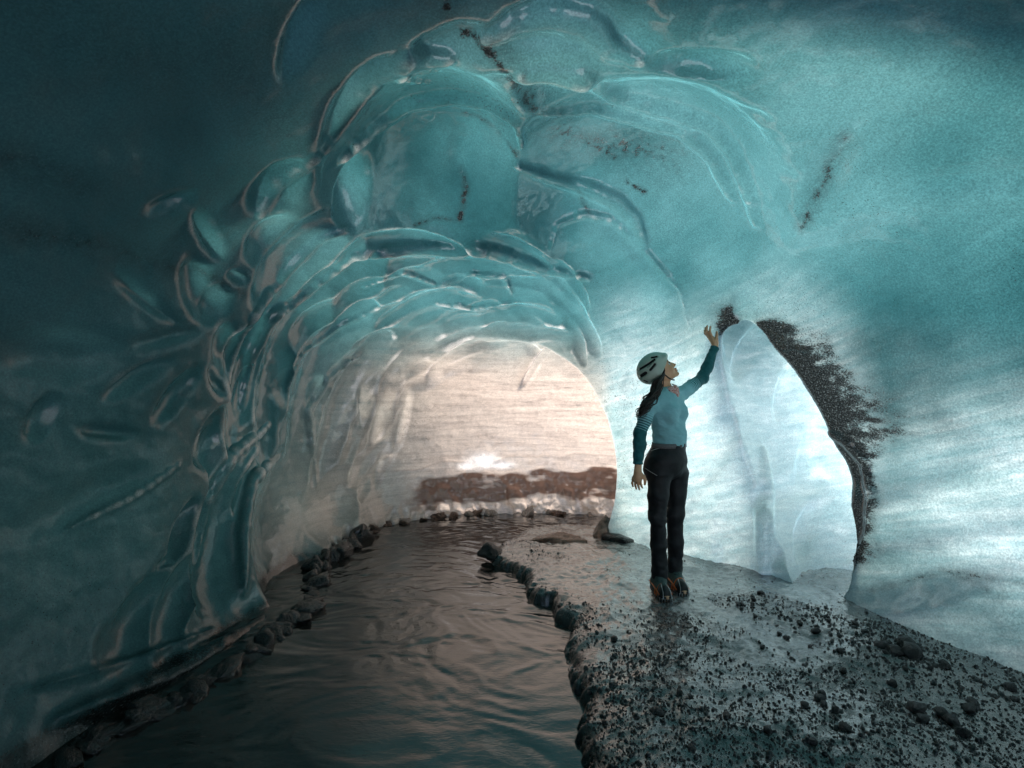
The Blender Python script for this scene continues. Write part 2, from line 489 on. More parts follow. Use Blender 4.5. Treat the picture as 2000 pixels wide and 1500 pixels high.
# ---------------------------------------------------------------- added shell that shades the cave from outside
def build_shade_shell():
    n = 60
    # unseen shell added to darken the left wall and the near vault
    V = []; Q = []
    for i in range(n):
        t = i / (n - 1)
        for j in range(n):
            s = j / (n - 1)
            y = -3.4 + 12.4 * t
            ae = float(np.interp(y, [1.5, 2.2, 2.9, 3.5, 5], [25, 45, 82, 102, 112]))
            a = math.radians(203 - (203 - ae) * s)               # from the left foot round to above the middle, over the viewer to the right
            r = float(np.interp(y, [-3.4, -2.2, -1.0, 7.0, 9.0], [2.2, 3.0, 3.9, 3.9, 2.0])) + .25 * math.sin(3 * y) * math.sin(5 * a)
            r -= 1.05 * max(0.0, min(1.0, (math.degrees(a) - 115) / 45)) * (1 if y > -1 else 0)
            V.append((.1 + r * 1.0 * math.cos(a), y, .7 + r * .98 * math.sin(a)))
    for i in range(n - 1):
        for j in range(n - 1):
            k = i * n + j; Q.append((k, k + 1, k + n + 1, k + n))
    o = mesh_obj('shade_shell', V, Q, simple_mat('shade_shell_grey', (.42, .45, .46), .9, .4, 3))
    tag(o, 'unseen shell added over the cave to shade its left and front', kind='structure')
build_shade_shell()
# ---------------------------------------------------------------- ice
def ice_material():
    m, nt = new_mat('glacier_ice')
    out = N(nt, 'ShaderNodeOutputMaterial')
    tc = N(nt, 'ShaderNodeTexCoord').outputs['Object']
    white, warmlit_silt, dirt = attr(nt, 'lit_white'), attr(nt, 'warmlit_silt'), attr(nt, 'dirt')
    cloud, patch, rgh, mud = attr(nt, 'cloud'), attr(nt, 'patch'), attr(nt, 'gloss'), attr(nt, 'mud')
    # light that comes through the ice: clear blue ice, white ice with painted-in light, silt tinted as warm light
    blue = ramp(nt, cloud, [(.05, (.010, .042, .045)), (.5, (.022, .074, .077)), (.95, (.042, .112, .115))])
    strk = noise_n(nt, mapping(nt, mapping(nt, tc, (1, 1, 1), (.30, .12, 0)), (1.5, .55, 7.5)), 2.2, 6, .66, .5)
    fine = noise_n(nt, tc, 17, 5, .72)
    strk = math_n(nt, 'ADD', math_n(nt, 'MULTIPLY', strk, .74), math_n(nt, 'MULTIPLY', fine, .26))
    blue = mixc(nt, 1.0, blue, ramp(nt, strk, [(.3, (.84, .85, .85)), (.7, (1.14, 1.12, 1.12))]), 'MULTIPLY')
    wht = ramp(nt, strk, [(.36, (.19, .29, .29)), (.47, (.28, .37, .365)), (.56, (.36, .43, .415)), (.70, (.55, .60, .575))])
    st2 = noise_n(nt, mapping(nt, tc, (.9, .9, 13)), 1.7, 6, .72, .5)
    st2 = math_n(nt, 'ADD', math_n(nt, 'MULTIPLY', st2, .72), math_n(nt, 'MULTIPLY', fine, .28))
    warm_slt = ramp(nt, st2, [(.34, (.13, .12, .105)), (.42, (.28, .22, .18)), (.55, (.385, .308, .25)), (.75, (.46, .375, .31))])
    tcol = mixc(nt, white, blue, wht); tcol = mixc(nt, warmlit_silt, tcol, warm_slt)
    mudn = ramp(nt, math_n(nt, 'ADD', math_n(nt, 'MULTIPLY', st2, .7), math_n(nt, 'MULTIPLY', mud, .9)), [(.58, (0, 0, 0)), (1.0, (1, 1, 1))])
    tcol = mixc(nt, mudn, tcol, ramp(nt, st2, [(.3, (.025, .015, .010)), (.7, (.085, .048, .035))]))
    tcol = mixc(nt, attr(nt, 'ridge_glint'), tcol, mixc(nt, warmlit_silt, (.34, .335, .315), (.58, .48, .41)))
    tcol = mixc(nt, attr(nt, 'glow_spot'), tcol, (.95, .86, .78))
    grain = noise_n(nt, tc, 105, 2, .7)
    tcol = mixc(nt, 1.0, tcol, ramp(nt, grain, [(.32, (.70, .70, .70)), (.5, (1, 1, 1)), (.68, (1.38, 1.36, 1.34))]), 'MULTIPLY')
    # dirt: specks and grime
    vor = N(nt, 'ShaderNodeTexVoronoi'); vor.inputs['Scale'].default_value = 60; L(nt, tc, vor.inputs['Vector'])
    sz = noise_n(nt, tc, 21, 1)
    thr = math_n(nt, 'MULTIPLY', math_n(nt, 'SUBTRACT', patch, .37), .75)
    speck = math_n(nt, 'LESS_THAN', vor.outputs['Distance'], math_n(nt, 'MULTIPLY', thr, sz))
    gr = noise_n(nt, mapping(nt, tc, (1, 1, 1.8)), 70, 5, .75)
    grime = ramp(nt, math_n(nt, 'ADD', math_n(nt, 'MULTIPLY', gr, .9), math_n(nt, 'MULTIPLY', dirt, .75)), [(.82, (0, 0, 0)), (1.0, (1, 1, 1))])
    gsoft = math_n(nt, 'MULTIPLY', math_n(nt, 'POWER', dirt, 1.3), .8, True)
    dm = math_n(nt, 'MAXIMUM', math_n(nt, 'MAXIMUM', math_n(nt, 'MULTIPLY', speck, .85), grime), gsoft)
    dcol = ramp(nt, math_n(nt, 'ADD', math_n(nt, 'MULTIPLY', gr, .6), math_n(nt, 'MULTIPLY', grain, .4)), [(.40, (.003, .004, .004)), (.56, (.012, .015, .015)), (.66, (.10, .12, .12))])
    tcol = mixc(nt, dm, tcol, dcol)
    scol = mixc(nt, white, (.03, .07, .075), (.30, .36, .36)); scol = mixc(nt, warmlit_silt, scol, (.25, .20, .17)); scol = mixc(nt, mudn, scol, (.16, .10, .08)); scol = mixc(nt, dm, scol, mixc(nt, .6, (.004, .004, .004), dcol))
    # relief
    b1 = N(nt, 'ShaderNodeBump'); b1.inputs['Distance'].default_value = .004; b1.inputs['Strength'].default_value = .6
    L(nt, noise_n(nt, tc, 30, 4, .6), b1.inputs['Height'])
    b2 = N(nt, 'ShaderNodeBump'); b2.inputs['Distance'].default_value = .0014; b2.inputs['Strength'].default_value = .6
    L(nt, noise_n(nt, tc, 130, 2, .6), b2.inputs['Height']); L(nt, b1.outputs[0], b2.inputs['Normal'])
    tr = N(nt, 'ShaderNodeBsdfTranslucent'); L(nt, tcol, tr.inputs[0]); L(nt, b1.outputs[0], tr.inputs['Normal'])
    p = N(nt, 'ShaderNodeBsdfPrincipled'); L(nt, scol, p.inputs['Base Color'])
    L(nt, rgh, p.inputs['Roughness'])
    p.inputs['IOR'].default_value = 1.31; L(nt, b2.outputs[0], p.inputs['Normal'])
    p.inputs['Specular IOR Level'].default_value = .5
    bc = N(nt, 'ShaderNodeBump'); bc.inputs['Distance'].default_value = .0022; bc.inputs['Strength'].default_value = .25; L(nt, noise_n(nt, tc, 30, 3, .6), bc.inputs['Height'])
    L(nt, attr(nt, 'wet'), p.inputs['Coat Weight']); p.inputs['Coat IOR'].default_value = 1.5; p.inputs['Coat Roughness'].default_value = .045; L(nt, bc.outputs[0], p.inputs['Coat Normal'])
    df = N(nt, 'ShaderNodeAddShader'); L(nt, tr.outputs[0], df.inputs[0]); L(nt, p.outputs[0], df.inputs[1])
    L(nt, df.outputs[0], out.inputs[0])
    return m
ICE = ice_material()

def ice_attrs(o, v, white, warmlit_silt, dirt, mud=None, glow_spot=None, ridge_glint=None):
    set_attr(o, 'ridge_glint', ridge_glint if ridge_glint is not None else dirt * 0)
    set_attr(o, 'glow_spot', glow_spot if glow_spot is not None else dirt * 0)
    set_attr(o, 'wet', .9 - .74 * sstep(-.6, -1.2, v[:, 0] + .12 * fbm(v, .5, 2, 45)) * sstep(4.0, 3.1, v[:, 1] + .25 * fbm(v, .5, 2, 47)))
    set_attr(o, 'mud', mud if mud is not None else dirt * 0)
    set_attr(o, 'lit_white', white); set_attr(o, 'warmlit_silt', warmlit_silt); set_attr(o, 'dirt', dirt)
    set_attr(o, 'cloud', .5 + .5 * fbm(v, .8, 4, 51)); set_attr(o, 'patch', .5 + .32 * fbm(v, 1.0, 4, 61))
    set_attr(o, 'gloss', np.clip(.11 + .10 * fbm(v, .45, 3, 71), .05, .3))

def cave_attrs(v):
    x, y, z = v.T
    wob = fbm(v, .7, 4, 31) * .30
    # light painted as white ice: pillar, alcove and foot of the right wall
    pil = sstep(0.55, 1.15, x + wob * .2) * sstep(3.2, 3.9, y + wob * .2) * sstep(2.5, 1.2, z + wob * .5) * sstep(5.35, 5.0, y)
    rgt = sstep(1.7, 2.0, x) * (.30 * sstep(2.0, .4, z + wob) + .75 * np.exp(-((z - .80 - .12 * (y - 2.6) + wob * .5) / .34) ** 2 - ((y - 2.3) / .75) ** 2) + .12 * sstep(1.6, .6, y) * sstep(2.2, .6, z))  # painted highlight low on the right wall; part beside the viewer whitened for fill
    warmlit_silt = sstep(4.4, 6.0, y + wob * .8 + .35 * (1.4 - z)) * sstep(2.35, 1.45, z + wob * .5) * (1 - sstep(.85, 1.0, x) * sstep(5.3, 5.1, y)) * (.55 + .45 * sstep(-1.55, -.75, x + wob * .6))  # warm tunnel light put into the colour as a beige tint
    return np.clip(np.maximum(pil, np.clip(rgt, 0, 1) * np.clip(.9 + .35 * fbm(v * np.array([1, .5, 1.6]), .5, 4, 35), 0, 1.2)), 0, 1), np.clip(warmlit_silt, 0, 1)

def polyline_dist(P, pts):
    r = np.full(len(P), 9.0)
    for a, b in zip(pts[:-1], pts[1:]):
        ba = b - a; t = np.clip((P - a) @ ba / max(ba @ ba, 1e-9), 0, 1)
        r = np.minimum(r, np.linalg.norm(P - a - t[:, None] * ba, axis=1))
    return r
# cracks and grime lines in the ice: photo polyline, half width in metres, strength
GRIME = [
    ([(868, 0), (885, 50), (940, 85), (985, 135), (1020, 180), (1055, 230), (1120, 270), (1200, 310)], .030, 1.0),
    ([(930, 60), (990, 130), (1060, 215)], .09, .55),
    ([(1055, 232), (1120, 265), (1230, 290), (1300, 310)], .17, .55),
    ([(905, 225), (950, 240), (985, 280), (1010, 310)], .022, .9), ([(900, 330), (910, 370), (898, 425)], .022, 1.0), ([(810, 440), (850, 425), (900, 432)], .015, .7),
    ([(1560, 450), (1590, 400), (1620, 330), (1650, 270)], .035, .75), ([(1130, 375), (1150, 415)], .02, .6), ([(1225, 355), (1260, 375)], .02, .85),
    ([(0, 300), (150, 350)], .05, .55), ([(0, 440), (200, 480), (350, 520)], .05, .5), ([(380, 520), (480, 575)], .03, .5),
    ([(1402, 598), (1385, 650)], .010, .7),
    ([(1700, 1150), (1850, 1115), (2000, 1140)], .02, .6), ([(1850, 1115), (1950, 1160)], .03, .5), ([(1720, 880), (1790, 845)], .015, .5),
    ([(430, 95), (600, 290)], .10, .35), ([(100, 60), (330, 110)], .12, .3),
]
def build_cave_objects():
    v, q, nr = CV, CQ, CN
    white, warmlit_silt = cave_attrs(v)
    dirt = np.zeros(len(v))
    for pts, wd, st in GRIME:
        p = np.array(pts, float); t = np.linspace(0, 1, 16); s = np.linspace(0, 1, len(p))
        Q = trace_ice(np.interp(t, s, p[:, 0]), np.interp(t, s, p[:, 1]))
        lo, hi = Q.min(0) - .5, Q.max(0) + .5
        m = np.flatnonzero(((v > lo) & (v < hi)).all(1))
        dirt[m] = np.maximum(dirt[m], st * np.clip(1 - polyline_dist(v[m], Q) / (wd * 2.2), 0, 1))
    core = dirt * (.95 + .40 * fbm(v, .03, 2, 91) + .22 * fbm(v, .25, 2, 95))
    halo = np.zeros(len(v))
    for pts, wd, st in GRIME[:3]:
        p = np.array(pts, float); t = np.linspace(0, 1, 16); s = np.linspace(0, 1, len(p))
        Q = trace_ice(np.interp(t, s, p[:, 0]), np.interp(t, s, p[:, 1]))
        halo = np.maximum(halo, np.exp(-(polyline_dist(v, Q) / (wd * 2 + .12)) ** 2) * .5 * st)
    dirt = np.clip(np.maximum(core, halo * (.8 + .5 * fbm(v, .12, 2, 97))), 0, 1)
    x, y, z = v.T
    # black sediment melting out where the right wall breaks off into the alcove
    ac = np.array(ALC_C); G = ell(x, y, z, ac, ALC, ALC_R)
    side = (v - ac) @ ALC[1] * (1 if ALC[1][1] < 0 else -1)
    onwall = sstep(.075, .03, main_F(x, y, z))
    wid = .15 + .40 * np.exp(-((z - 1.35) / .45) ** 2) + .12 * fbm(v, .3, 2, 93)
    fin = 1.15 * np.exp(-np.maximum(G - .03, 0) / wid) * (1 + .25 * fbm(v * np.array([1, 1, 2.5]), .09, 3, 94)) * sstep(-.16, .02, side) * onwall * sstep(2.35, 2.1, z) * sstep(.10, .4, z)
    dirt = np.maximum(dirt, np.clip(fin * 1.1, 0, 1))
    # sediment bands low on the far wall
    wob = fbm(v, .4, 3, 77) * .05
    zb = z - .05 * x
    mud = sstep(.48, .36, zb + wob) * sstep(.02, .12, zb + wob * 1.3) * sstep(5.1, 5.8, y) * sstep(-1.5, -.8, x + wob * 4) * (1 - sstep(.85, 1.0, x) * sstep(5.3, 5.1, y))
    mud = mud * (.92 + .55 * fbm(v * np.array([.6, .6, 1.8]), .16, 4, 99)) + .35 * np.exp(-((zb - .56 - wob) / .03) ** 2) * sstep(5.4, 5.9, y)
    v = v + nr * (mud * (.022 * fbm(v, .16, 3, 401) - .01) + .03 * sstep(.12, -.02, zb) * sstep(5.2, 5.8, y) * fbm(v, .09, 3, 403))[:, None]; nr = vnormals(v, q)
    foot = sstep(.05, -.10, z + wob) * sstep(-.9, -1.2, x) * sstep(5.9, 5.2, y)
    dirt = np.maximum(dirt, foot * .9)
    tp = trace_ice([945, 915, 980], [900, 910, 908]); glow_spot = np.zeros(len(v))  # soft warm glow low on the far wall, painted into the colour
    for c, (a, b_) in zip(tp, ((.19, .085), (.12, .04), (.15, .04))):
        glow_spot = np.maximum(glow_spot, .62 * sstep(1.7, .2, np.hypot((x - c[0]) / a, (z - c[2]) / b_) + .15 * fbm(v, .06, 3, 301)) * (y > 5.6))
    # ridge highlights painted in: ridges between the hollows get a paler colour
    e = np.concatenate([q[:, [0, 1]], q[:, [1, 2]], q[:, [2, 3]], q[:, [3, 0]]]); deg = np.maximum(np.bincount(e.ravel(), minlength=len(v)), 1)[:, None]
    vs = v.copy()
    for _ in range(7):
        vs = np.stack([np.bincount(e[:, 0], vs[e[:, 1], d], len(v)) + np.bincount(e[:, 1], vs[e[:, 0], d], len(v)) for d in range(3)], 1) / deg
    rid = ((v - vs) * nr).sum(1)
    ridge_glint = sstep(.0035, .013, rid) * (.85 + .3 * fbm(v, .2, 2, 55))
    # split into the faces one would name
    fc = v[q].mean(1); fn = nr[q].mean(1)
    reg = np.zeros(len(q), int)                                   # 0 ceiling
    reg[(fc[:, 0] < -.2) & (fc[:, 2] < 1.75)] = 1                  # left wall
    reg[(fc[:, 0] > 1.2) & (fc[:, 2] < 1.9) & (fc[:, 1] < 3.45)] = 2   # right wall
    reg[(fc[:, 1] > 5.2) & (fc[:, 2] < 1.75) & (fc[:, 0] > -1.35)] = 3  # far wall
    reg[(fc[:, 0] > .7) & (fc[:, 2] < 1.95) & (fc[:, 1] >= 3.45) & (fc[:, 1] < 5.22)] = 4
    names = ['ice_ceiling', 'ice_wall_left', 'ice_wall_right', 'ice_wall_far', 'ice_pillar']
    labels = ['dark teal ice vault hollowed into smooth glassy domes', 'dark blue-green ice wall with glassy flutes beside the stream',
              'pale turquoise ice wall sloping down to the black gravel', 'beige ice wall, warm light put in its colour, with dark sediment layers behind the stream',
              'bright white ice pillar behind the person']
    for r in range(5):
        f = q[reg == r]
        if not len(f): continue
        use, inv = np.unique(f, return_inverse=True)
        o = mesh_obj(names[r], v[use], inv.reshape(f.shape), ICE)
        ice_attrs(o, v[use], white[use], warmlit_silt[use], dirt[use], mud[use], glow_spot[use], ridge_glint[use])
        o.data.normals_split_custom_set_from_vertices(nr[use].tolist())
        tag(o, labels[r], kind='structure')
        if r == 4: tag(o, cat='pillar')
    # the part of the cave behind the camera, coarser
    h = .06; lo = np.array([-3.0, -3.2, -.5]); n = np.array([115, 65, 72])
    X, Y, Z = (lo[a] + h * np.arange(n[a]) for a in range(3))
    F = base_F(X[:, None, None], Y[None, :, None], Z[None, None, :])
    vb, qb = surface_nets(F, lo, h, flip=True)
    fb = vb[qb].mean(1); qb = qb[(fb[:, 1] < .62) & ~((fb[:, 1] < -1.1) & (fb[:, 0] > -.3) & (fb[:, 2] < 2.5))]          # the cave mouth lies open behind the viewer
    o = mesh_obj('ice_wall_back', vb, qb, ICE)
    w2, s2 = cave_attrs(vb)
    ice_attrs(o, vb, w2, s2 * 0, s2 * 0)
    tag(o, 'ice vault round the cave mouth behind the viewer', kind='structure')
build_cave_objects()
# ---------------------------------------------------------------- stream and gravel bank
WATER_Z = -0.095
def bank_edge():
    z = zip([1143, 1133, 1127, 1147, 1130, 1113, 1107, 1105, 1123, 1080, 1077, 1043, 1030, 1023, 983, 957, 977, 1027, 1067, 1113, 1153],
            [1497, 1460, 1427, 1370, 1347, 1310, 1267, 1237, 1217, 1200, 1173, 1167, 1150, 1123, 1103, 1093, 1063, 1037, 1030, 1028, 1030])
    p = [on_plane(a, b, -.05)[:2] for a, b in z]
    return np.array([(.40, .2), (.34, 1.0), (.31, 1.6)] + p + [(1.3, 5.25), (2.0, 5.2)])
EDGE = bank_edge()
def edge_sd(x, y):
    """signed distance to the bank's water edge, positive on the bank"""
    poly = np.vstack([EDGE, [(4.2, 5.2), (4.2, .2)]])
    d = np.full(x.shape, 9.0); ins = np.zeros(x.shape, bool)
    for k in range(len(poly)):
        a, b = poly[k], poly[(k + 1) % len(poly)]
        if k < len(EDGE) - 1:
            ba = b - a; t = np.clip(((x - a[0]) * ba[0] + (y - a[1]) * ba[1]) / (ba @ ba), 0, 1)
            d = np.minimum(d, np.hypot(x - a[0] - t * ba[0], y - a[1] - t * ba[1]))
        c = (a[1] > y) != (b[1] > y)
        xx = a[0] + (y - a[1]) / (b[1] - a[1] + 1e-12) * (b[0] - a[0])
        ins ^= c & (x < xx)
    return np.where(ins, d, -d)
def line_d(x, y, pts):
    d = np.full(x.shape, 9.0)
    p = [on_plane(a, b, 0)[:2] for a, b in pts]
    for a, b in zip(p[:-1], p[1:]):
        ba = b - a; t = np.clip(((x - a[0]) * ba[0] + (y - a[1]) * ba[1]) / (ba @ ba), 0, 1)
        d = np.minimum(d, np.hypot(x - a[0] - t * ba[0], y - a[1] - t * ba[1]))
    return d
BAND = [(1440, 1180), (1530, 1205), (1640, 1240), (1760, 1290), (1880, 1355), (2000, 1420), (2150, 1520)]
def bank_z(x, y, fine=True):
    P = np.stack([x, y, np.zeros_like(x)], 1)
    sd = edge_sd(x, y) + .014 * fbm(P, .14, 2, 5) + .017 * fbm(P, .045, 3, 8)
    z = np.interp(sd, [-.10, -.05, -.02, 0, .02, .06, .14], [-.40, -.26, -.16, -.09, -.045, -.014, 0.0])
    z = z + .05 * sstep(.55, .05, line_d(x, y, [(1560, 1180), (1700, 1255), (1850, 1310), (2000, 1370)]))
    z = z + .016 * fbm(P, .28, 2, 12)
    if fine:
        m = sstep(-.02, .1, sd)
        z = z + m * (.006 * fbm(P, .07, 2, 15) + .0055 * np.abs(fbm(P, .028, 2, 18)))
    return z
def grit_amount(x, y):
    P = np.stack([x, y, np.zeros_like(x)], 1)
    g = .68 + .16 * fbm(P, .5, 3, 23)
    g = g + .50 * sstep(.30, .03, line_d(x, y, BAND))
    g = g + .30 * sstep(2.9, 1.9, y) + .14 * sstep(3.3, 2.6, y)
    g = g - .16 * sstep(.45, .1, line_d(x, y, [(1480, 1230), (1560, 1290), (1640, 1350), (1700, 1420)]))
    g = g + .12 * sstep(.16, .02, edge_sd(x, y))
    g = g - .30 * sstep(3.1, 3.9, y) - .10 * sstep(.5, .1, line_d(x, y, [(1180, 1090), (1260, 1150), (1400, 1170), (1480, 1165)]))
    return np.clip(g, 0, 1)
def grid_mesh(name, xs, ys, zf, mat):
    X, Y = np.meshgrid(xs, ys, indexing='ij'); x, y = X.ravel(), Y.ravel()
    z = zf(x, y)
    n, m = len(xs), len(ys)
    k = (np.arange(n - 1)[:, None] * m + np.arange(m - 1)[None]).ravel()
    q = np.stack([k, k + m, k + m + 1, k + 1], 1)
    return mesh_obj(name, np.stack([x, y, z], 1), q, mat), x, y

def bank_material():
    m, nt = new_mat('wet_gravel_on_ice')
    out = N(nt, 'ShaderNodeOutputMaterial'); p = N(nt, 'ShaderNodeBsdfPrincipled')
    tc = N(nt, 'ShaderNodeTexCoord').outputs['Object']
    g = attr(nt, 'grit')
    n1 = noise_n(nt, tc, 80, 4, .72); n2 = noise_n(nt, tc, 11, 3, .6)
    s = math_n(nt, 'ADD', math_n(nt, 'MULTIPLY', n1, .85), math_n(nt, 'MULTIPLY', n2, .22))
    s = math_n(nt, 'ADD', s, math_n(nt, 'MULTIPLY', math_n(nt, 'SUBTRACT', g, .5), .75))
    mask = ramp(nt, s, [(.43, (0, 0, 0)), (.56, (1, 1, 1))])
    ice = ramp(nt, n2, [(.3, (.05, .06, .06)), (.7, (.17, .195, .19))])
    grit = ramp(nt, n1, [(.3, (.005, .005, .005)), (.7, (.022, .022, .021))])
    L(nt, mixc(nt, mask, ice, grit), p.inputs['Base Color'])
    L(nt, ramp(nt, mask, [(0, (.07,) * 3), (1, (.20,) * 3)]), p.inputs['Roughness'])
    b = N(nt, 'ShaderNodeBump'); b.inputs['Distance'].default_value = .006; b.inputs['Strength'].default_value = .8
    L(nt, s, b.inputs['Height']); L(nt, b.outputs[0], p.inputs['Normal'])
    p.inputs['IOR'].default_value = 1.6; p.inputs['Specular IOR Level'].default_value = .9
    bc = N(nt, 'ShaderNodeBump'); bc.inputs['Distance'].default_value = .005; bc.inputs['Strength'].default_value = .7; L(nt, noise_n(nt, tc, 38, 3, .6), bc.inputs['Height'])
    p.inputs['Coat Weight'].default_value = .85; p.inputs['Coat Roughness'].default_value = .07; p.inputs['Coat IOR'].default_value = 1.45; L(nt, bc.outputs[0], p.inputs['Coat Normal'])
    L(nt, p.outputs[0], out.inputs[0]); return m
def water_material():
    m, nt = new_mat('silty_meltwater')
    out = N(nt, 'ShaderNodeOutputMaterial'); p = N(nt, 'ShaderNodeBsdfPrincipled')
    tc = N(nt, 'ShaderNodeTexCoord').outputs['Object']
    L(nt, ramp(nt, noise_n(nt, tc, 2.0, 3), [(.3, (.016, .014, .012)), (.7, (.034, .029, .025))]), p.inputs['Base Color'])
    p.inputs['Roughness'].default_value = .04; p.inputs['IOR'].default_value = 1.9
    b = N(nt, 'ShaderNodeBump'); b.inputs['Distance'].default_value = .003; b.inputs['Strength'].default_value = .4
    L(nt, noise_n(nt, mapping(nt, tc, (1, 2.2, 1), (0, 0, .2)), 20, 4, .6, .8), b.inputs['Height']); L(nt, b.outputs[0], p.inputs['Normal'])
    L(nt, p.outputs[0], out.inputs[0]); return m

def build_ground():
    o, x, y = grid_mesh('gravel_bank', np.arange(-.55, 3.3, .0115), np.arange(.9, 5.6, .0115), bank_z, bank_material())
    set_attr(o, 'grit', grit_amount(x, y)); tag(o, 'black wet gravel bank over ice beside the stream', kind='structure')
    def wz(x, y):
        P = np.stack([x, y * 2.1 + .35 * np.sin(x * 1.7), np.zeros_like(x)], 1)
        W = P.copy(); W[:, 0] += .25 * fbm(P, .9, 2, 41); W[:, 1] += .30 * fbm(P, .8, 2, 43)
        a = .35 + .65 * sstep(2.4, 3.6, y)
        r = .5 * fbm(W, .55, 2, 44) + (1 - np.abs(fbm(W, .30, 3, 45))) * .55 + .22 * fbm(W * np.array([1.4, 1, 1]), .13, 2, 47)
        return WATER_Z + .015 * a * (r - .4)
    o, x, y = grid_mesh('stream_water', np.arange(-2.6, 2.0, .014), np.arange(.7, 6.9, .014), wz, water_material())
    tag(o, 'dark rippling meltwater stream', kind='structure')
    o = mesh_obj('ground', [(-40, -40, -.5), (40, -40, -.5), (40, 40, -.5), (-40, 40, -.5)], [(0, 1, 2, 3)], simple_mat('moraine', (.75, .77, .80), .9, .1, 2))
    tag(o, 'snow-covered ground around the glacier', kind='structure')
build_ground()
# ---------------------------------------------------------------- rocks, stones and broken ice
def rock_mesh(name, seed, sub=2, rough=.35, flat=.7, spike=0.0):
    bm = bmesh.new(); bmesh.ops.create_icosphere(bm, subdivisions=sub, radius=1)
    V = np.array([v.co[:] for v in bm.verts]); F = np.array([[v.index for v in f.verts] for f in bm.faces]); bm.free()
    r = 1 + rough * fbm(V + seed * 7.3, .9, 3, seed)
    rs = np.random.default_rng(seed)
    for _ in range(5):                                        # broken flats
        n = rs.normal(size=3); n /= np.linalg.norm(n); d = rs.uniform(.55, .85)
        P = V * r[:, None]; h = P @ n
        r = np.where(h > d, r * d / np.maximum(h, 1e-6), r)
    P = V * r[:, None]; P[:, 2] *= flat
    if spike: P[:, 2] = np.where(P[:, 2] > 0, P[:, 2] * (1 + spike * np.clip(1 - np.hypot(P[:, 0], P[:, 1]), 0, 1)), P[:, 2])
    me = bpy.data.meshes.new(name); me.from_pydata(P.tolist(), [], F.tolist())
    me.polygons.foreach_set('use_smooth', np.ones(len(F), bool)); me.update(); return me
def black_rock_material():
    m, nt = new_mat('wet_black_basalt')
    out = N(nt, 'ShaderNodeOutputMaterial'); p = N(nt, 'ShaderNodeBsdfPrincipled')
    tc = N(nt, 'ShaderNodeTexCoord').outputs['Object']; nf = noise_n(nt, tc, 4, 5, .65)
    L(nt, ramp(nt, nf, [(.3, (.006, .006, .006)), (.7, (.024, .023, .022))]), p.inputs['Base Color'])
    p.inputs['Roughness'].default_value = .33
    b = N(nt, 'ShaderNodeBump'); b.inputs['Distance'].default_value = .15; b.inputs['Strength'].default_value = .5
    L(nt, nf, b.inputs['Height']); L(nt, b.outputs[0], p.inputs['Normal']); L(nt, p.outputs[0], out.inputs[0]); return m
def dark_ice_material():
    m, nt = new_mat('dirty_glassy_ice')
    out = N(nt, 'ShaderNodeOutputMaterial'); p = N(nt, 'ShaderNodeBsdfPrincipled')
    tc = N(nt, 'ShaderNodeTexCoord').outputs['Object']; nf = noise_n(nt, tc, 2.5, 4, .6, 1)
    L(nt, ramp(nt, nf, [(.35, (.004, .004, .004)), (.62, (.018, .016, .014)), (.78, (.10, .085, .07))]), p.inputs['Base Color'])
    p.inputs['Roughness'].default_value = .12; p.inputs['IOR'].default_value = 1.5; p.inputs['Coat Weight'].default_value = .5
    b = N(nt, 'ShaderNodeBump'); b.inputs['Distance'].default_value = .12; b.inputs['Strength'].default_value = .6
    L(nt, noise_n(nt, tc, 5, 4, .6), b.inputs['Height']); L(nt, b.outputs[0], p.inputs['Normal']); L(nt, p.outputs[0], out.inputs[0]); return m
def glassy_ice_material(name, col, tr):
    m, nt = new_mat(name)
    out = N(nt, 'ShaderNodeOutputMaterial'); p = N(nt, 'ShaderNodeBsdfPrincipled')
    tc = N(nt, 'ShaderNodeTexCoord').outputs['Object']
    L(nt, ramp(nt, noise_n(nt, tc, 6, 4, .6, 1), [(.3, tuple(c * .4 for c in col)), (.65, col)]), p.inputs['Base Color'])
    p.inputs['Roughness'].default_value = .08; p.inputs['IOR'].default_value = 1.31; p.inputs['Transmission Weight'].default_value = tr
    b = N(nt, 'ShaderNodeBump'); b.inputs['Distance'].default_value = .01; b.inputs['Strength'].default_value = .5
    L(nt, noise_n(nt, tc, 14, 4, .6), b.inputs['Height']); L(nt, b.outputs[0], p.inputs['Normal']); L(nt, p.outputs[0], out.inputs[0]); return m
BASALT, DARKICE = black_rock_material(), dark_ice_material()

def place(name, me, mat, loc, scale, rot):
    o = bpy.data.objects.new(name, me); COL.objects.link(o)
    if not me.materials: me.materials.append(mat)
    o.location = loc; o.scale = scale; o.rotation_euler = rot
    return o
def bz(x, y): return float(bank_z(np.array([x]), np.array([y]), False)[0])

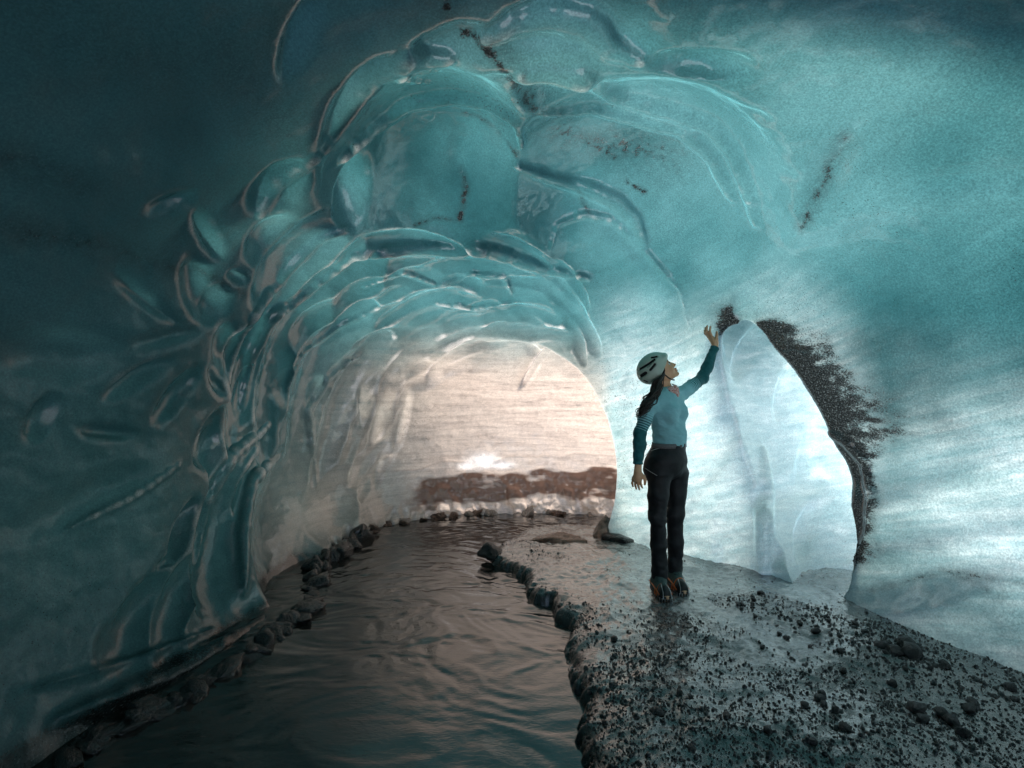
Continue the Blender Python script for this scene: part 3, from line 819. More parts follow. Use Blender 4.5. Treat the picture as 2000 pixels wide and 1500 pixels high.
def build_things():
    rr = random.Random(5)
    # the big black rock on the tip of the bank
    p = on_plane(962, 1088, -.06)
    o = place('rock', rock_mesh('rock', 3, 3, .35, .95), BASALT, (p[0], p[1], -.02), (.115, .095, .095), (.2, .1, .6))
    tag(o, 'large black rock on the tip of the bank beside the bend of the stream', 'rock')
    # dark ice-glazed lumps along the foot of the left wall
    me = [rock_mesh('glazed_lump', 20 + k, 3, .4, .8) for k in range(4)]
    wl = np.array([(150, 1486), (236, 1437), (345, 1380), (432, 1330), (505, 1282), (560, 1238), (606, 1205), (622, 1165), (632, 1130)], float)
    for i in range(54):
        t = (i + rr.uniform(-.4, .4)) / 53; tt = np.linspace(0, 1, len(wl)); px, py = np.interp(t, tt, wl[:, 0]) + rr.uniform(-9, 9), np.interp(t, tt, wl[:, 1]) + rr.uniform(-9, 6)
        p = on_plane(px, py, WATER_Z); s = rr.uniform(7, 19) / FPX * np.linalg.norm(p - CAM)
        o = place('ice_glazed_rock', me[i % 4], DARKICE, (p[0] - .05, p[1], WATER_Z + s * rr.uniform(-.25, .15)), (s * rr.uniform(.9, 1.6), s * rr.uniform(1.0, 2.4), s * rr.uniform(.5, 1.0)), (rr.uniform(-.4, .4), rr.uniform(-.4, .4), rr.uniform(0, 6)))
        tag(o, 'dark ice-glazed rock at the waterline under the left ice wall', 'rock', 'glazed rocks along the left waterline')
    # ribbed stumps of dirty ice where the left wall meets the bend
    me = [rock_mesh('ice_stump', 40 + k, 3, .5, 1.0, .35) for k in range(4)]
    for i in range(17):
        t = i / 16; px = 600 + 108 * t ** .9 + rr.uniform(-5, 5); py = 1125 - 78 * t + rr.uniform(-7, 7)
        p = on_plane(px, py, WATER_Z); s = rr.uniform(9, 15) / FPX * np.linalg.norm(p - CAM)
        o = place('ice_stump', me[i % 4], DARKICE, (p[0], p[1] + .03, WATER_Z + s * .2), (s * rr.uniform(.8, 1.6), s * rr.uniform(.8, 1.8), s * rr.uniform(.6, 1.6)), (rr.uniform(-.2, .2), rr.uniform(-.35, .1), rr.uniform(0, 6)))
        tag(o, 'brown ribbed ice stump at the bend of the stream', 'ice stump', 'ice stumps at the stream bend')
    # icy rubble along the foot of the far wall
    me = [rock_mesh('ice_chunk', 140 + k, 3, .5, .8) for k in range(5)]
    RUB = simple_mat('brown_icy_rubble', (.20, .13, .10), .3, .8, 3, .2); PAL = simple_mat('frosted_rubble', (.62, .54, .50), .35, .35, 3, .2)
    for i in range(22):
        t = rr.random() ** 2.0; px = 690 + 470 * t
        fy = 1042 - 24 * t - 8 * math.sin(math.pi * t)
        p = trace_ice([px], [fy - rr.uniform(0, 10)])[0]
        s = rr.uniform(7, 17) * (1 - .35 * t) / FPX * np.linalg.norm(p - CAM)
        pale = rr.random() < .3
        m2 = me[i % 5].copy(); m2.materials.clear(); m2.materials.append(PAL if pale else RUB)
        o = place('ice_chunk', m2, None, (p[0], p[1] - .02, max(p[2], WATER_Z)), (s * rr.uniform(1, 1.8), s, s * rr.uniform(.6, 1.1)), (rr.uniform(-.4, .4), rr.uniform(-.4, .4), rr.uniform(0, 6)))
        tag(o, ('pale frosted' if pale else 'brown wet') + ' chunk of icy rubble along the foot of the far wall', 'ice chunk', 'icy rubble along the far wall')
    # glassy ice wedge at the foot of the pillar
    p = on_plane(1178, 1052, -.03)
    o = place('ice_wedge', rock_mesh('ice_wedge', 61, 4, .25, 1.0, .5), glassy_ice_material('clear_brown_ice', (.5, .42, .36), .8), (p[0], p[1], .02), (.11, .10, .12), (.0, .15, .4))
    tag(o, 'pointed glassy brown ice wedge at the foot of the white pillar', 'ice')
    p = on_plane(1215, 1062, -.03)
    o = place('rock', rock_mesh('rock_pillar', 63, 3, .35, .6), DARKICE, (p[0], p[1], .01), (.16, .10, .08), (.1, 0, -.5))
    tag(o, 'black wet rock between the glassy ice wedge and the person', 'rock')
    # thawing slab on the bank
    p = on_plane(1080, 1056, 0)
    o = place('ice_slab', rock_mesh('ice_slab', 65, 4, .28, .35), glassy_ice_material('amber_ice', (.30, .17, .12), .45), (p[0], p[1], bz(p[0], p[1]) + .005), (.30, .13, .16), (.0, .0, .1))
    tag(o, 'flat brown glassy ice slab thawing on the far bank', 'ice')
    # stones: the largest by hand, then along the dark gravel band
    me = [rock_mesh('stone', 80 + k, 2, .4, .75) for k in range(6)]
    named = [(1769, 1273, 13, 'angular black stone topping the heap beside the right ice wall'), (1750, 1288, 11, None), (1783, 1292, 14, 'broad black stone at the base of the heap beside the right wall'),
             (1600, 1357, 10, 'round black stone alone on the pale wet ice'), (1604, 1343, 7, None), (1787, 1380, 12, 'large black stone on the pale streak of ice right of the bank middle'),
             (1800, 1402, 9, None), (1839, 1390, 9, None), (1857, 1405, 10, None), (1572, 1375, 7, None), (1652, 1422, 10, None), (1670, 1230, 5, None), (1571, 1296, 5, None), (1640, 1277, 6, None),
             (1535, 1242, 6, None), (1845, 1310, 8, None), (1975, 1355, 8, None), (1880, 1430, 9, None), (1500, 1430, 8, None), (1420, 1400, 8, None), (1285, 1390, 10, 'black stone half sunk in grit in the near middle of the bank'), (1350, 1460, 8, None), (1630, 1385, 6, None)]
    for i, (px, py, s, lab) in enumerate(named):
        p = on_plane(px, py, .015); s = s / FPX * np.linalg.norm(p - CAM)
        o = place('stone', me[i % 6], BASALT, (p[0], p[1], bz(p[0], p[1]) + s * .35), (s * 1.1, s, s), (rr.uniform(-.5, .5), rr.uniform(-.5, .5), rr.uniform(0, 6)))
        tag(o, lab or 'small loose black stone lying on the gravel bank', 'stone', 'loose stones on the gravel bank')
    bandp = np.array([on_plane(a, b, 0)[:2] for a, b in BAND])
    for i in range(170):
        if i % 3:
            t = rr.random(); q = np.array([np.interp(t, np.linspace(0, 1, len(bandp)), bandp[:, a]) for a in (0, 1)]) + np.array([rr.gauss(0, .11), rr.gauss(0, .09)])
        else:
            q = on_plane(rr.uniform(1180, 1980), rr.uniform(1230, 1500), 0)[:2] + np.array([rr.gauss(0, .05), 0])
        if edge_sd(np.array([q[0]]), np.array([q[1]]))[0] < .05 or q[0] > 2.5: continue
        s = min(.045, .008 * math.exp(rr.gauss(.25, .5)))
        o = place('stone', me[i % 6], BASALT, (q[0], q[1], bz(*q) + s * .35), (s * rr.uniform(.9, 1.4), s, s * rr.uniform(.7, 1.1)), (rr.uniform(-.5, .5), rr.uniform(-.5, .5), rr.uniform(0, 6)))
        tag(o, 'small loose black stone lying on the gravel bank', 'stone', 'loose stones on the gravel bank')
    # grit nobody could count
    n = 60000; r = np.random.default_rng(9)
    x = r.uniform(-.3, 2.7, n); y = 1.3 + 3.6 * r.random(n) ** 1.25
    g = grit_amount(x, y); ok = (edge_sd(x, y) > .015) & (r.random(n) < np.clip((g - .42) * 1.9 + .55 * fbm(np.stack([x, y, 0 * x], 1), .22, 3, 501) - .08, .04, 1)); x, y, g = x[ok], y[ok], g[ok]; n = len(x)
    s = np.minimum(.0032 * np.exp(r.normal(0, .5, n)), .013) * (.75 + .5 * g)
    z = bank_z(x, y) + s * .25
    T = np.array([(1, 0, -.4), (-.3, .95, -.35), (-.8, -.5, -.4), (.5, .5, .5), (-.6, .3, .55), (.1, -.7, .45), (.25, -.9, -.4)])
    tri = np.array([(0, 1, 3), (1, 4, 3), (1, 2, 4), (2, 5, 4), (2, 6, 5), (6, 0, 5), (0, 3, 5), (3, 4, 5)])
    th = r.uniform(0, 6.28, n); c, sn = np.cos(th), np.sin(th)
    J = T[None] * r.uniform(.7, 1.3, (n, 7, 3)) * s[:, None, None]
    V = np.stack([J[:, :, 0] * c[:, None] - J[:, :, 1] * sn[:, None] + x[:, None], J[:, :, 0] * sn[:, None] + J[:, :, 1] * c[:, None] + y[:, None], J[:, :, 2] + z[:, None]], -1).reshape(-1, 3)
    Fq = (tri[None] + 7 * np.arange(n)[:, None, None]).reshape(-1, 3)
    o = mesh_obj('gravel', V, Fq, simple_mat('black_grit', (.014, .014, .014), .38, .7, 30), smooth=False)
    tag(o, 'fine black grit strewn over the bank', 'gravel', kind='stuff')
build_things()
# ---------------------------------------------------------------- the person touching the ice
from mathutils.bvhtree import BVHTree
PY0 = 3.68                                                      # metres in front of the camera
def W(px, py, dy=0.0):
    d = PY0 + dy
    return np.array([(px - 1000) / FPX * d, d, CAM[2] + (750 - py) / FPX * d])

class Field:
    """a small signed distance grid that primitives are blended into"""
    def __init__(s, lo, hi, h):
        s.lo, s.h = np.array(lo, float), h
        s.n = np.ceil((np.array(hi) - s.lo) / h).astype(int) + 1
        s.F = np.full(s.n, .15, np.float32)
        s.ax = [s.lo[a] + h * np.arange(s.n[a]) for a in range(3)]
    def sl(s, lo, hi):
        i0 = np.maximum(np.floor((lo - s.lo) / s.h).astype(int), 0); i1 = np.minimum(np.ceil((hi - s.lo) / s.h).astype(int) + 1, s.n)
        sl = tuple(slice(i0[q], max(i1[q], i0[q])) for q in range(3))
        return sl, s.ax[0][sl[0]][:, None, None], s.ax[1][sl[1]][None, :, None], s.ax[2][sl[2]][None, None, :]
    def put(s, sl, G, k, sub=False):
        s.F[sl] = smax(s.F[sl], -G, k) if sub else smin(s.F[sl], G, k)
    def cone(s, a, b, ra, rb, k=.02, sub=False):
        a, b = np.asarray(a, float), np.asarray(b, float); e = max(ra, rb) + .12
        sl, X, Y, Z = s.sl(np.minimum(a, b) - e, np.maximum(a, b) + e)
        ba = b - a; t = np.clip(((X - a[0]) * ba[0] + (Y - a[1]) * ba[1] + (Z - a[2]) * ba[2]) / max(ba @ ba, 1e-9), 0, 1)
        G = np.sqrt((X - a[0] - t * ba[0]) ** 2 + (Y - a[1] - t * ba[1]) ** 2 + (Z - a[2] - t * ba[2]) ** 2) - (ra + (rb - ra) * t)
        s.put(sl, G, k, sub)
    def chain(s, pts, rs, k=.02):
        for a, b, ra, rb in zip(pts[:-1], pts[1:], rs[:-1], rs[1:]): s.cone(a, b, ra, rb, k)
    def ell(s, c, R, r, k=.02, sub=False):
        c = np.asarray(c, float); e = max(r) + .12
        sl, X, Y, Z = s.sl(c - e, c + e)
        s.put(sl, ell(X, Y, Z, c, R, r), k, sub)
    def cut(s, p, nrm):
        """remove everything on the side the normal points to"""
        X, Y, Z = s.ax[0][:, None, None], s.ax[1][None, :, None], s.ax[2][None, None, :]
        s.F = np.maximum(s.F, ((X - p[0]) * nrm[0] + (Y - p[1]) * nrm[1] + (Z - p[2]) * nrm[2]).astype(np.float32))
    def mesh(s, sm=1):
        s.F[0] = s.F[-1] = .1; s.F[:, 0] = s.F[:, -1] = .1; s.F[:, :, 0] = s.F[:, :, -1] = .1
        v, q = surface_nets(s.F, s.lo, s.h)
        return smooth_mesh(v, q, sm), q

def unit(v): v = np.asarray(v, float); return v / np.linalg.norm(v)
FWD = unit((.64, -.77, 0)); RIGHT = unit((-.77, -.64, 0)); UP = np.array([0, 0, 1.0])
BODYR = np.array([RIGHT, FWD, UP])
# head frame: forward, lateral (her right, towards the viewer), up
HF = unit((.72, -.14, .68)); HU = unit(np.array([-.68, 0, .73]) - HF * np.dot([-.68, 0, .73], HF)); HL = np.cross(HU, HF); HL = HL if HL[1] < 0 else -HL
HO = W(1287, 722, 0.0); HEADR = np.array([HF, HL, HU])
def H(f, l, u): return HO + HF * f + HL * l + HU * u

def tube_mesh(paths, name, mat, parent, sides=6):
    """paths: list of (points, radii)"""
    V, Q, off = [], [], 0
    for pts, rs in paths:
        pts = np.asarray(pts, float); n = len(pts)
        if np.isscalar(rs): rs = np.full(n, rs)
        tg = np.gradient(pts, axis=0); tg /= np.maximum(np.linalg.norm(tg, axis=1, keepdims=True), 1e-9)
        ref = np.array([.31, .52, .79]); a = np.cross(tg, ref); a /= np.maximum(np.linalg.norm(a, axis=1, keepdims=True), 1e-9); b = np.cross(tg, a)
        th = np.linspace(0, 2 * np.pi, sides, endpoint=False)
        R = pts[:, None] + (a[:, None] * np.cos(th)[None, :, None] + b[:, None] * np.sin(th)[None, :, None]) * np.asarray(rs)[:, None, None]
        V.append(R.reshape(-1, 3))
        i, j = np.meshgrid(np.arange(n - 1), np.arange(sides), indexing='ij')
        Q.append(np.stack([off + i * sides + j, off + i * sides + (j + 1) % sides, off + (i + 1) * sides + (j + 1) % sides, off + (i + 1) * sides + j], -1).reshape(-1, 4))
        off += n * sides
    return mesh_obj(name, np.concatenate(V), np.concatenate(Q), mat, parent)

# joints
R_SH, R_EL, R_WR = W(1269, 791, -.12), W(1250, 846, -.15), W(1246, 914, -.19)
L_SH, L_EL, L_WR = W(1332, 768, .11), W(1372, 739, .28), W(1396, 679, .33)
R_HIP, R_KN, R_AN = W(1287, 925, -.05), W(1284, 1008, -.07), W(1288, 1118, -.02)
L_HIP, L_KN, L_AN = W(1323, 925, .06), W(1319, 1005, .06), W(1318, 1110, .09)
NECK0, NECK1 = W(1303, 775, .01), W(1294, 742, .01)
R_TOE = np.array([.317 * 3.53, 3.53, .03]) * np.array([.95, 1, 1]); L_TOE = np.array([.345 * 3.62, 3.62, .03]) * np.array([.97, 1, 1])
R_HEEL = np.array([R_AN[0] - .012, R_AN[1] + .05, .03]); L_HEEL = np.array([L_AN[0] - .012, L_AN[1] + .05, .03])

def torso(f, g):
    f.ell(W(1303, 808), BODYR, (.148 + g, .100 + g, .16 + g), .04); f.ell(W(1303, 775, .0), BODYR, (.125 + g, .07 + g, .07 + g), .05)
    f.ell(W(1308, 852), BODYR, (.122 + g, .088 + g, .14 + g), .05)
    for sd in (-1, 1): f.ell(W(1303, 806) + RIGHT * .062 * sd + FWD * .068, BODYR, (.06 + g, .052 + g, .062 + g), .03)
    f.cone(W(1303, 780) + RIGHT * .05, R_SH, .055 + g, .047 + g, .04); f.cone(W(1303, 780) - RIGHT * .05, L_SH, .055 + g, .047 + g, .04)
def hips(f, g):
    f.ell(W(1303, 900), BODYR, (.162 + g, .115 + g, .13 + g), .05)
    for sd in (-1, 1): f.ell(W(1301, 914) + RIGHT * .07 * sd - FWD * .05, BODYR, (.075 + g, .075 + g, .085 + g), .04)
def arms(f, g, wrist=True):
    f.chain([R_SH, R_SH * .5 + R_EL * .5, R_EL, R_EL * .65 + R_WR * .35, R_WR], [.046 + g, .042 + g, .036 + g, .037 + g, .026 + g], .02)
    f.chain([L_SH, L_SH * .5 + L_EL * .5, L_EL, L_EL * .65 + L_WR * .35, L_WR], [.046 + g, .043 + g, .037 + g, .037 + g, .026 + g], .02)
def hand_right(f):
    f.cone(R_WR, W(1245.5, 921, -.195), .024, .026, .01)
    kn = [W(1237, 935, -.185), W(1241, 938.5, -.20), W(1246, 939.5, -.21), W(1250.5, 938, -.215)]
    for k in kn: f.cone(W(1246, 922, -.195), k, .019, .013, .012)
    mid = [W(1234.5, 943.5, -.17), W(1240.5, 947, -.185), W(1246.5, 948.5, -.195), W(1252, 946, -.205)]
    tip = [W(1236.5, 950, -.155), W(1243, 955, -.165), W(1249, 956.5, -.175), W(1254.5, 953, -.19)]
    for a, b, c in zip(kn, mid, tip): f.chain([a, b, c], [.0095, .0080, .0066], .003)
    f.chain([W(1249, 924, -.205), W(1257, 931, -.215), W(1260, 938, -.21), W(1259.5, 946, -.205)], [.016, .0125, .0105, .008], .006)
def hand_left(f):
    pc = W(1394, 664, .335)
    f.cone(L_WR, W(1397, 672, .333), .024, .025, .01)
    kn = [W(1391.5, 660, .335), W(1388, 657.5, .345), W(1385.5, 656.5, .358), W(1383.5, 657.5, .372)]
    for k in kn: f.cone(W(1396, 670, .335), k, .022, .0125, .012)
    f.cone(W(1396, 669, .333), W(1399, 663, .322), .022, .015, .012)
    mid = [W(1386.5, 648, .33), W(1380.5, 647.5, .345), W(1378.5, 648.5, .362), W(1377, 651, .38)]
    tip = [W(1387.5, 638, .325), W(1381, 636.5, .34), W(1377.5, 640, .36), W(1376, 645, .38)]
    for a, b, c in zip(kn, mid, tip): f.chain([a, b, c], [.0105, .0092, .0072], .005)
    f.chain([W(1398.8, 662, .322), W(1400, 655, .315), W(1399.8, 648.4, .31)], [.0125, .0105, .0085], .006)
def head(f):
    f.ell(H(-.015, 0, .025), HEADR, (.098, .076, .096), .02)
    f.ell(H(.030, 0, -.033), HEADR, (.058, .058, .082), .025)
    f.ell(H(.064, 0, .030), HEADR, (.022, .050, .030), .03)                 # brow
    for s in (-1, 1):
        f.cone(H(-.008, .046 * s, -.062), H(.064, .012 * s, -.106), .016, .012, .022)   # jaw
        f.ell(H(.058, .036 * s, -.045), HEADR, (.026, .022, .024), .02)     # cheek
        f.ell(H(-.012, .074 * s, -.022), HEADR, (.018, .008, .030), .006)   # ear
    f.ell(H(.074, 0, -.110), HEADR, (.013, .018, .012), .012)               # chin
    for s in (-1, 1): f.ell(H(.090, .030 * s, -.010), HEADR, (.016, .019, .011), .008, sub=True)
    f.chain([H(.080, 0, -.006), H(.092, 0, -.030), H(.104, 0, -.049)], [.009, .0085, .0095], .010)
    for s in (-1, 1): f.ell(H(.092, .011 * s, -.053), HEADR, (.009, .008, .007), .005)
    f.ell(H(.086, 0, -.074), HEADR, (.0125, .022, .0070), .004); f.ell(H(.0835, 0, -.0885), HEADR, (.0115, .020, .0078), .004)
    f.ell(H(.100, 0, -.0805), HEADR, (.012, .018, .0022), .002, sub=True)

def skin_material():
    m, nt = new_mat('skin')
    out = N(nt, 'ShaderNodeOutputMaterial'); p = N(nt, 'ShaderNodeBsdfPrincipled')
    tc = N(nt, 'ShaderNodeTexCoord').outputs['Object']
    c = ramp(nt, noise_n(nt, tc, 30, 3), [(.3, (.70, .37, .20)), (.7, (.82, .47, .28))])
    c = mixc(nt, attr(nt, 'lips'), c, (.45, .12, .10))
    L(nt, c, p.inputs['Base Color']); p.inputs['Roughness'].default_value = .5
    p.inputs['Subsurface Weight'].default_value = .0
    L(nt, p.outputs[0], out.inputs[0]); return m
def shirt_material():
    m, nt = new_mat('base_layer_knit')
    out = N(nt, 'ShaderNodeOutputMaterial'); p = N(nt, 'ShaderNodeBsdfPrincipled')
    tc = N(nt, 'ShaderNodeTexCoord').outputs['Object']
    t = attr(nt, 'sleeve')
    lite = ramp(nt, noise_n(nt, mapping(nt, tc, (1, 1, 6)), 60, 3), [(.3, (.24, .52, .57)), (.7, (.31, .60, .64))])
    dark = ramp(nt, noise_n(nt, tc, 60, 3), [(.3, (.008, .10, .11)), (.7, (.014, .14, .15))])
    st = math_n(nt, 'FRACT', math_n(nt, 'DIVIDE', t, .0155))
    w = N(nt, 'ShaderNodeMapRange'); L(nt, t, w.inputs[0]); w.inputs[1].default_value = .055; w.inputs[2].default_value = .19; w.inputs[3].default_value = .0; w.inputs[4].default_value = .78
    on = math_n(nt, 'LESS_THAN', st, w.outputs[0])
    end = math_n(nt, 'GREATER_THAN', t, .19)
    L(nt, mixc(nt, math_n(nt, 'MAXIMUM', on, end), lite, dark), p.inputs['Base Color'])
    p.inputs['Roughness'].default_value = .85; p.inputs['Sheen Weight'].default_value = .15
    b = N(nt, 'ShaderNodeBump'); b.inputs['Distance'].default_value = .004; b.inputs['Strength'].default_value = .6
    L(nt, noise_n(nt, mapping(nt, tc, (1, 1, 2.5)), 16, 4, .5, 1.0), b.inputs['Height']); L(nt, b.outputs[0], p.inputs['Normal'])
    L(nt, p.outputs[0], out.inputs[0]); return m
def pattern_material():
    m, nt = new_mat('patterned_gaiter')
    out = N(nt, 'ShaderNodeOutputMaterial'); p = N(nt, 'ShaderNodeBsdfPrincipled')
    tc = N(nt, 'ShaderNodeTexCoord').outputs['Object']
    c = ramp(nt, noise_n(nt, tc, 55, 3, .6, 1.5), [(.36, (.05, .02, .03)), (.44, (.62, .12, .08)), (.52, (.75, .45, .40)), (.60, (.80, .70, .68)), (.68, (.60, .20, .10))])
    L(nt, c, p.inputs['Base Color']); p.inputs['Roughness'].default_value = .8
    L(nt, p.outputs[0], out.inputs[0]); return m

def build_person():
    root = bpy.data.objects.new('person', None); COL.objects.link(root)
    base = np.array([1.16, 3.66, 0.0]); root.location = base
    tag(root, 'person in blue top, black trousers and pale helmet reaching up to touch the ice', 'person')
    def part(name, v, q, mat, par=None, smooth=True):
        o = mesh_obj(name, np.asarray(v) - base if par is None else np.asarray(v) - base, q, mat, root if par is None else par, smooth)
        return o
    skin = skin_material()
    # body: one continuous figure
    lo, hi = (.72, 3.25, -.02), (1.72, 4.28, 1.98)
    f = Field(lo, hi, .005)
    torso(f, -.008); hips(f, -.008); arms(f, -.004)
    f.chain([NECK0, NECK1], [.05, .047], .03); f.cone(NECK0, W(1303, 790), .06, .07, .04)
    f.chain([R_HIP, R_KN, R_KN * .6 + R_AN * .4, R_AN, R_HEEL], [.070, .042, .042, .032, .03], .03); f.cone(R_HEEL, R_TOE, .032, .028)
    f.chain([L_HIP, L_KN, L_KN * .6 + L_AN * .4, L_AN, L_HEEL], [.070, .042, .042, .032, .03], .03); f.cone(L_HEEL, L_TOE, .032, .028)
    head(f); hand_right(f); hand_left(f)
    v, q = f.mesh(1)
    o = part('body', v, q, skin)
    hl = (v - HO) @ HEADR.T
    set_attr(o, 'lips', np.exp(-((hl[:, 0] - .092) / .012) ** 2 - (hl[:, 1] / .020) ** 2 - ((hl[:, 2] + .080) / .011) ** 2))
    for s in (1, -1):
        e = Field(H(.074, .031 * s, -.011) - .02, H(.074, .031 * s, -.011) + .02, .0012)
        e.ell(H(.0735, .031 * s, -.0105), HEADR, (.0125, .0125, .0115), .001)
        ev, eq = e.mesh(0); eo = part('eye', ev, eq, simple_mat('eye_white', (.75, .73, .70), .15, .02))
        e = Field(H(.0815, .037 * s, -.0085) - .012, H(.0815, .037 * s, -.0085) + .012, .0009)
        e.ell(H(.0815, .0370 * s, -.0085), HEADR, (.0048, .0048, .0058), .001)
        ev, eq = e.mesh(0); part('iris', ev, eq, simple_mat('iris', (.02, .012, .008), .1, .02), eo)
        t = np.linspace(-1, 1, 7)
        tube_mesh([([H(.088 - .010 * tt * tt, (.032 + .019 * tt) * s, .012 + .004 * (1 - tt * tt)) - base for tt in t], [.0012, .0022, .003, .003, .0028, .0022, .0012])],
                  'eyebrow', simple_mat('brow', (.02, .012, .008), .8), root)
        tube_mesh([([H(.0865 - .009 * tt * tt, (.031 + .017 * tt) * s, -.0045 + .003 * (1 - tt * tt)) - base for tt in t], [.0008, .0014, .0018, .0018, .0018, .0014, .0008])],
                  'eyelash', simple_mat('lash', (.015, .01, .008), .8), root)
    # shirt
    f = Field((.72, 3.25, .95), hi, .005)
    torso(f, .004); arms(f, .005); f.cone(W(1306, 880), W(1307, 850), .11, .11, .05)
    f.cone(R_EL * .1 + R_WR * .9, R_WR, .031, .033, .008); f.cone(R_WR, R_WR + unit(R_WR - R_EL) * .045, .033, .032, .006); f.cone(L_EL * .1 + L_WR * .9, L_WR, .031, .033, .008)
    X, Y, Z = f.ax[0][:, None, None], f.ax[1][None, :, None], f.ax[2][None, None, :]
    P = np.stack(np.broadcast_arrays(X, Y, Z), -1).reshape(-1, 3)
    band = np.abs(f.F.ravel()) < .02
    add = np.zeros(len(P), np.float32); add[band] = .0045 * fbm((P[band] + .5 * P[band][:, [2, 2, 0]] * np.array([.4, .2, .5])) * np.array([1, 1, 1.8]), .055, 3, 201)
    f.F += add.reshape(f.F.shape)
    f.F = np.where(X > W(1264, 0)[0], np.maximum(f.F, W(1306, 870)[2] - Z), f.F)
    wd = unit(R_WR - R_EL); f.F = np.where((X - R_WR[0]) ** 2 + (Y - R_WR[1]) ** 2 + (Z - R_WR[2]) ** 2 < .01, np.maximum(f.F, (X - R_WR[0]) * wd[0] + (Y - R_WR[1]) * wd[1] + (Z - R_WR[2]) * wd[2] - .030), f.F)
    wd = unit(L_WR - L_EL); f.F = np.where((X - L_WR[0]) ** 2 + (Y - L_WR[1]) ** 2 + (Z - L_WR[2]) ** 2 < .01, np.maximum(f.F, (X - L_WR[0]) * wd[0] + (Y - L_WR[1]) * wd[1] + (Z - L_WR[2]) * wd[2] - .006), f.F)
    f.F = f.F.astype(np.float32)
    v, q = f.mesh(1)
    so = part('shirt', v, q, shirt_material())
    sl = np.zeros(len(v))
    for S, E_, Wr in ((R_SH, R_EL, R_WR), (L_SH, L_EL, L_WR)):
        d1, d2 = E_ - S, Wr - E_; l1, l2 = np.linalg.norm(d1), np.linalg.norm(d2)
        t1 = (v - S) @ d1 / l1; t2 = (v - E_) @ d2 / l2
        c1 = np.linalg.norm(v - S - np.clip(t1, 0, l1)[:, None] * d1 / l1, axis=1); c2 = np.linalg.norm(v - E_ - np.clip(t2, 0, l2)[:, None] * d2 / l2, axis=1)
        tt = np.where(c1 <= c2, t1, l1 + t2); cc = np.minimum(c1, c2)
        sl = np.where((cc < .062) & (tt > .02), np.maximum(sl, tt), sl)
    set_attr(so, 'sleeve', sl)
    # trousers
    f = Field((.85, 3.30, .06), (1.60, 4.05, 1.20), .005)
    hips(f, .006); f.cone(W(1307, 862), W(1304, 890), .105, .12, .04); f.ell(W(1308, 866), BODYR, (.128, .094, .05), .04)
    f.chain([R_HIP, R_HIP * .5 + R_KN * .5, R_KN, R_KN * .5 + R_AN * .5, R_AN], [.084, .069, .056, .056, .053], .03)
    f.cone(R_AN, R_AN - UP * .04, .053, .054, .02); f.cone(L_AN, L_AN - UP * .04, .053, .054, .02)
    f.chain([L_HIP, L_HIP * .5 + L_KN * .5, L_KN, L_KN * .5 + L_AN * .5, L_AN], [.084, .069, .056, .056, .053], .03)
    X, Y, Z = f.ax[0][:, None, None], f.ax[1][None, :, None], f.ax[2][None, None, :]
    P = np.stack(np.broadcast_arrays(X, Y, Z), -1).reshape(-1, 3); band = np.abs(f.F.ravel()) < .025
    add = np.zeros(len(P), np.float32); zz = P[band][:, 2]
    add[band] = (.0035 + .004 * np.exp(-((zz - .55) / .12) ** 2) + .004 * sstep(.4, .18, zz)) * fbm((P[band] + .06 * P[band][:, [2, 0, 1]]) * np.array([1, 1, 1.5]), .09, 3, 211)
    f.F += add.reshape(f.F.shape)
    f.cut(W(1306, 862), unit((-.16, 0, 1.0))); f.cut(R_AN + np.array([0, 0, -.04]), np.array([0, .1, -1.0]))
    v, q = f.mesh(1)
    trm = simple_mat('black_softshell', (.006, .0065, .009), .65, .3, 25, .003)
    to = part('trousers', v, q, trm)
    bvh = BVHTree.FromPolygons([tuple(p) for p in v], [tuple(int(i) for i in a) for a in q])
    def hit(px, py, off=.002):
        d = Vector(ray(px, py)); h = bvh.ray_cast(Vector(CAM), d)
        return np.array(h[0]) - np.array(d) * off if h[0] is not None else W(px, py, -.1)
    zipm = simple_mat('grey_zip', (.45, .46, .46), .4, .1)
    tube_mesh([([hit(a, b) - base for a, b in ((1260.5, 890), (1266, 884), (1273, 880), (1281, 877), (1291, 875))], .0022)], 'pocket_zip', zipm, to)
    tube_mesh([([hit(a, b) - base for a, b in ((1259.5, 914), (1266, 918.5), (1274, 923.5), (1283.5, 929))], .0018)], 'pocket_zip', zipm, to)
    # belt
    bm_ = simple_mat('grey_webbing', (.16, .15, .15), .8, .25, 120)
    n = 64; V = []; Q = []
    for i in range(n):
        a = 2 * math.pi * i / n
        c = W(1307, 868); dr = RIGHT * math.cos(a) * .141 + FWD * math.sin(a) * .105
        for hh, rr in ((-.016, 1.0), (-.016, 1.03), (.016, 1.03), (.016, 1.0)):
            V.append(c + dr * rr + np.array([0, 0, hh - .16 * 0 * dr[0]]) - base)
        for k in range(4): Q.append((i * 4 + k, i * 4 + (k + 1) % 4, ((i + 1) % n) * 4 + (k + 1) % 4, ((i + 1) % n) * 4 + k))
    bo = mesh_obj('belt', V, Q, bm_, root)
    f = Field(W(1307, 868) + FWD * .11 - .06, W(1307, 868) + FWD * .11 + .06, .003)
    c = W(1307, 868) + FWD * .106
    f.ell(c + RIGHT * .012, BODYR, (.026, .008, .017), .004); f.ell(c - RIGHT * .022, BODYR, (.016, .009, .018), .004); f.ell(c + RIGHT * .004 + FWD * .008, BODYR, (.007, .007, .010), .002, sub=True)
    v, q = f.mesh(1); part('buckle', v, q, simple_mat('black_buckle', (.05, .055, .06), .3, .1), bo)
    # neck gaiter
    f = Field(W(1305, 765) - .13, W(1305, 765) + .13, .004)
    f.chain([W(1303, 757, .005), W(1306, 765, -.005), W(1308, 772, -.015)], [.058, .066, .064], .03)
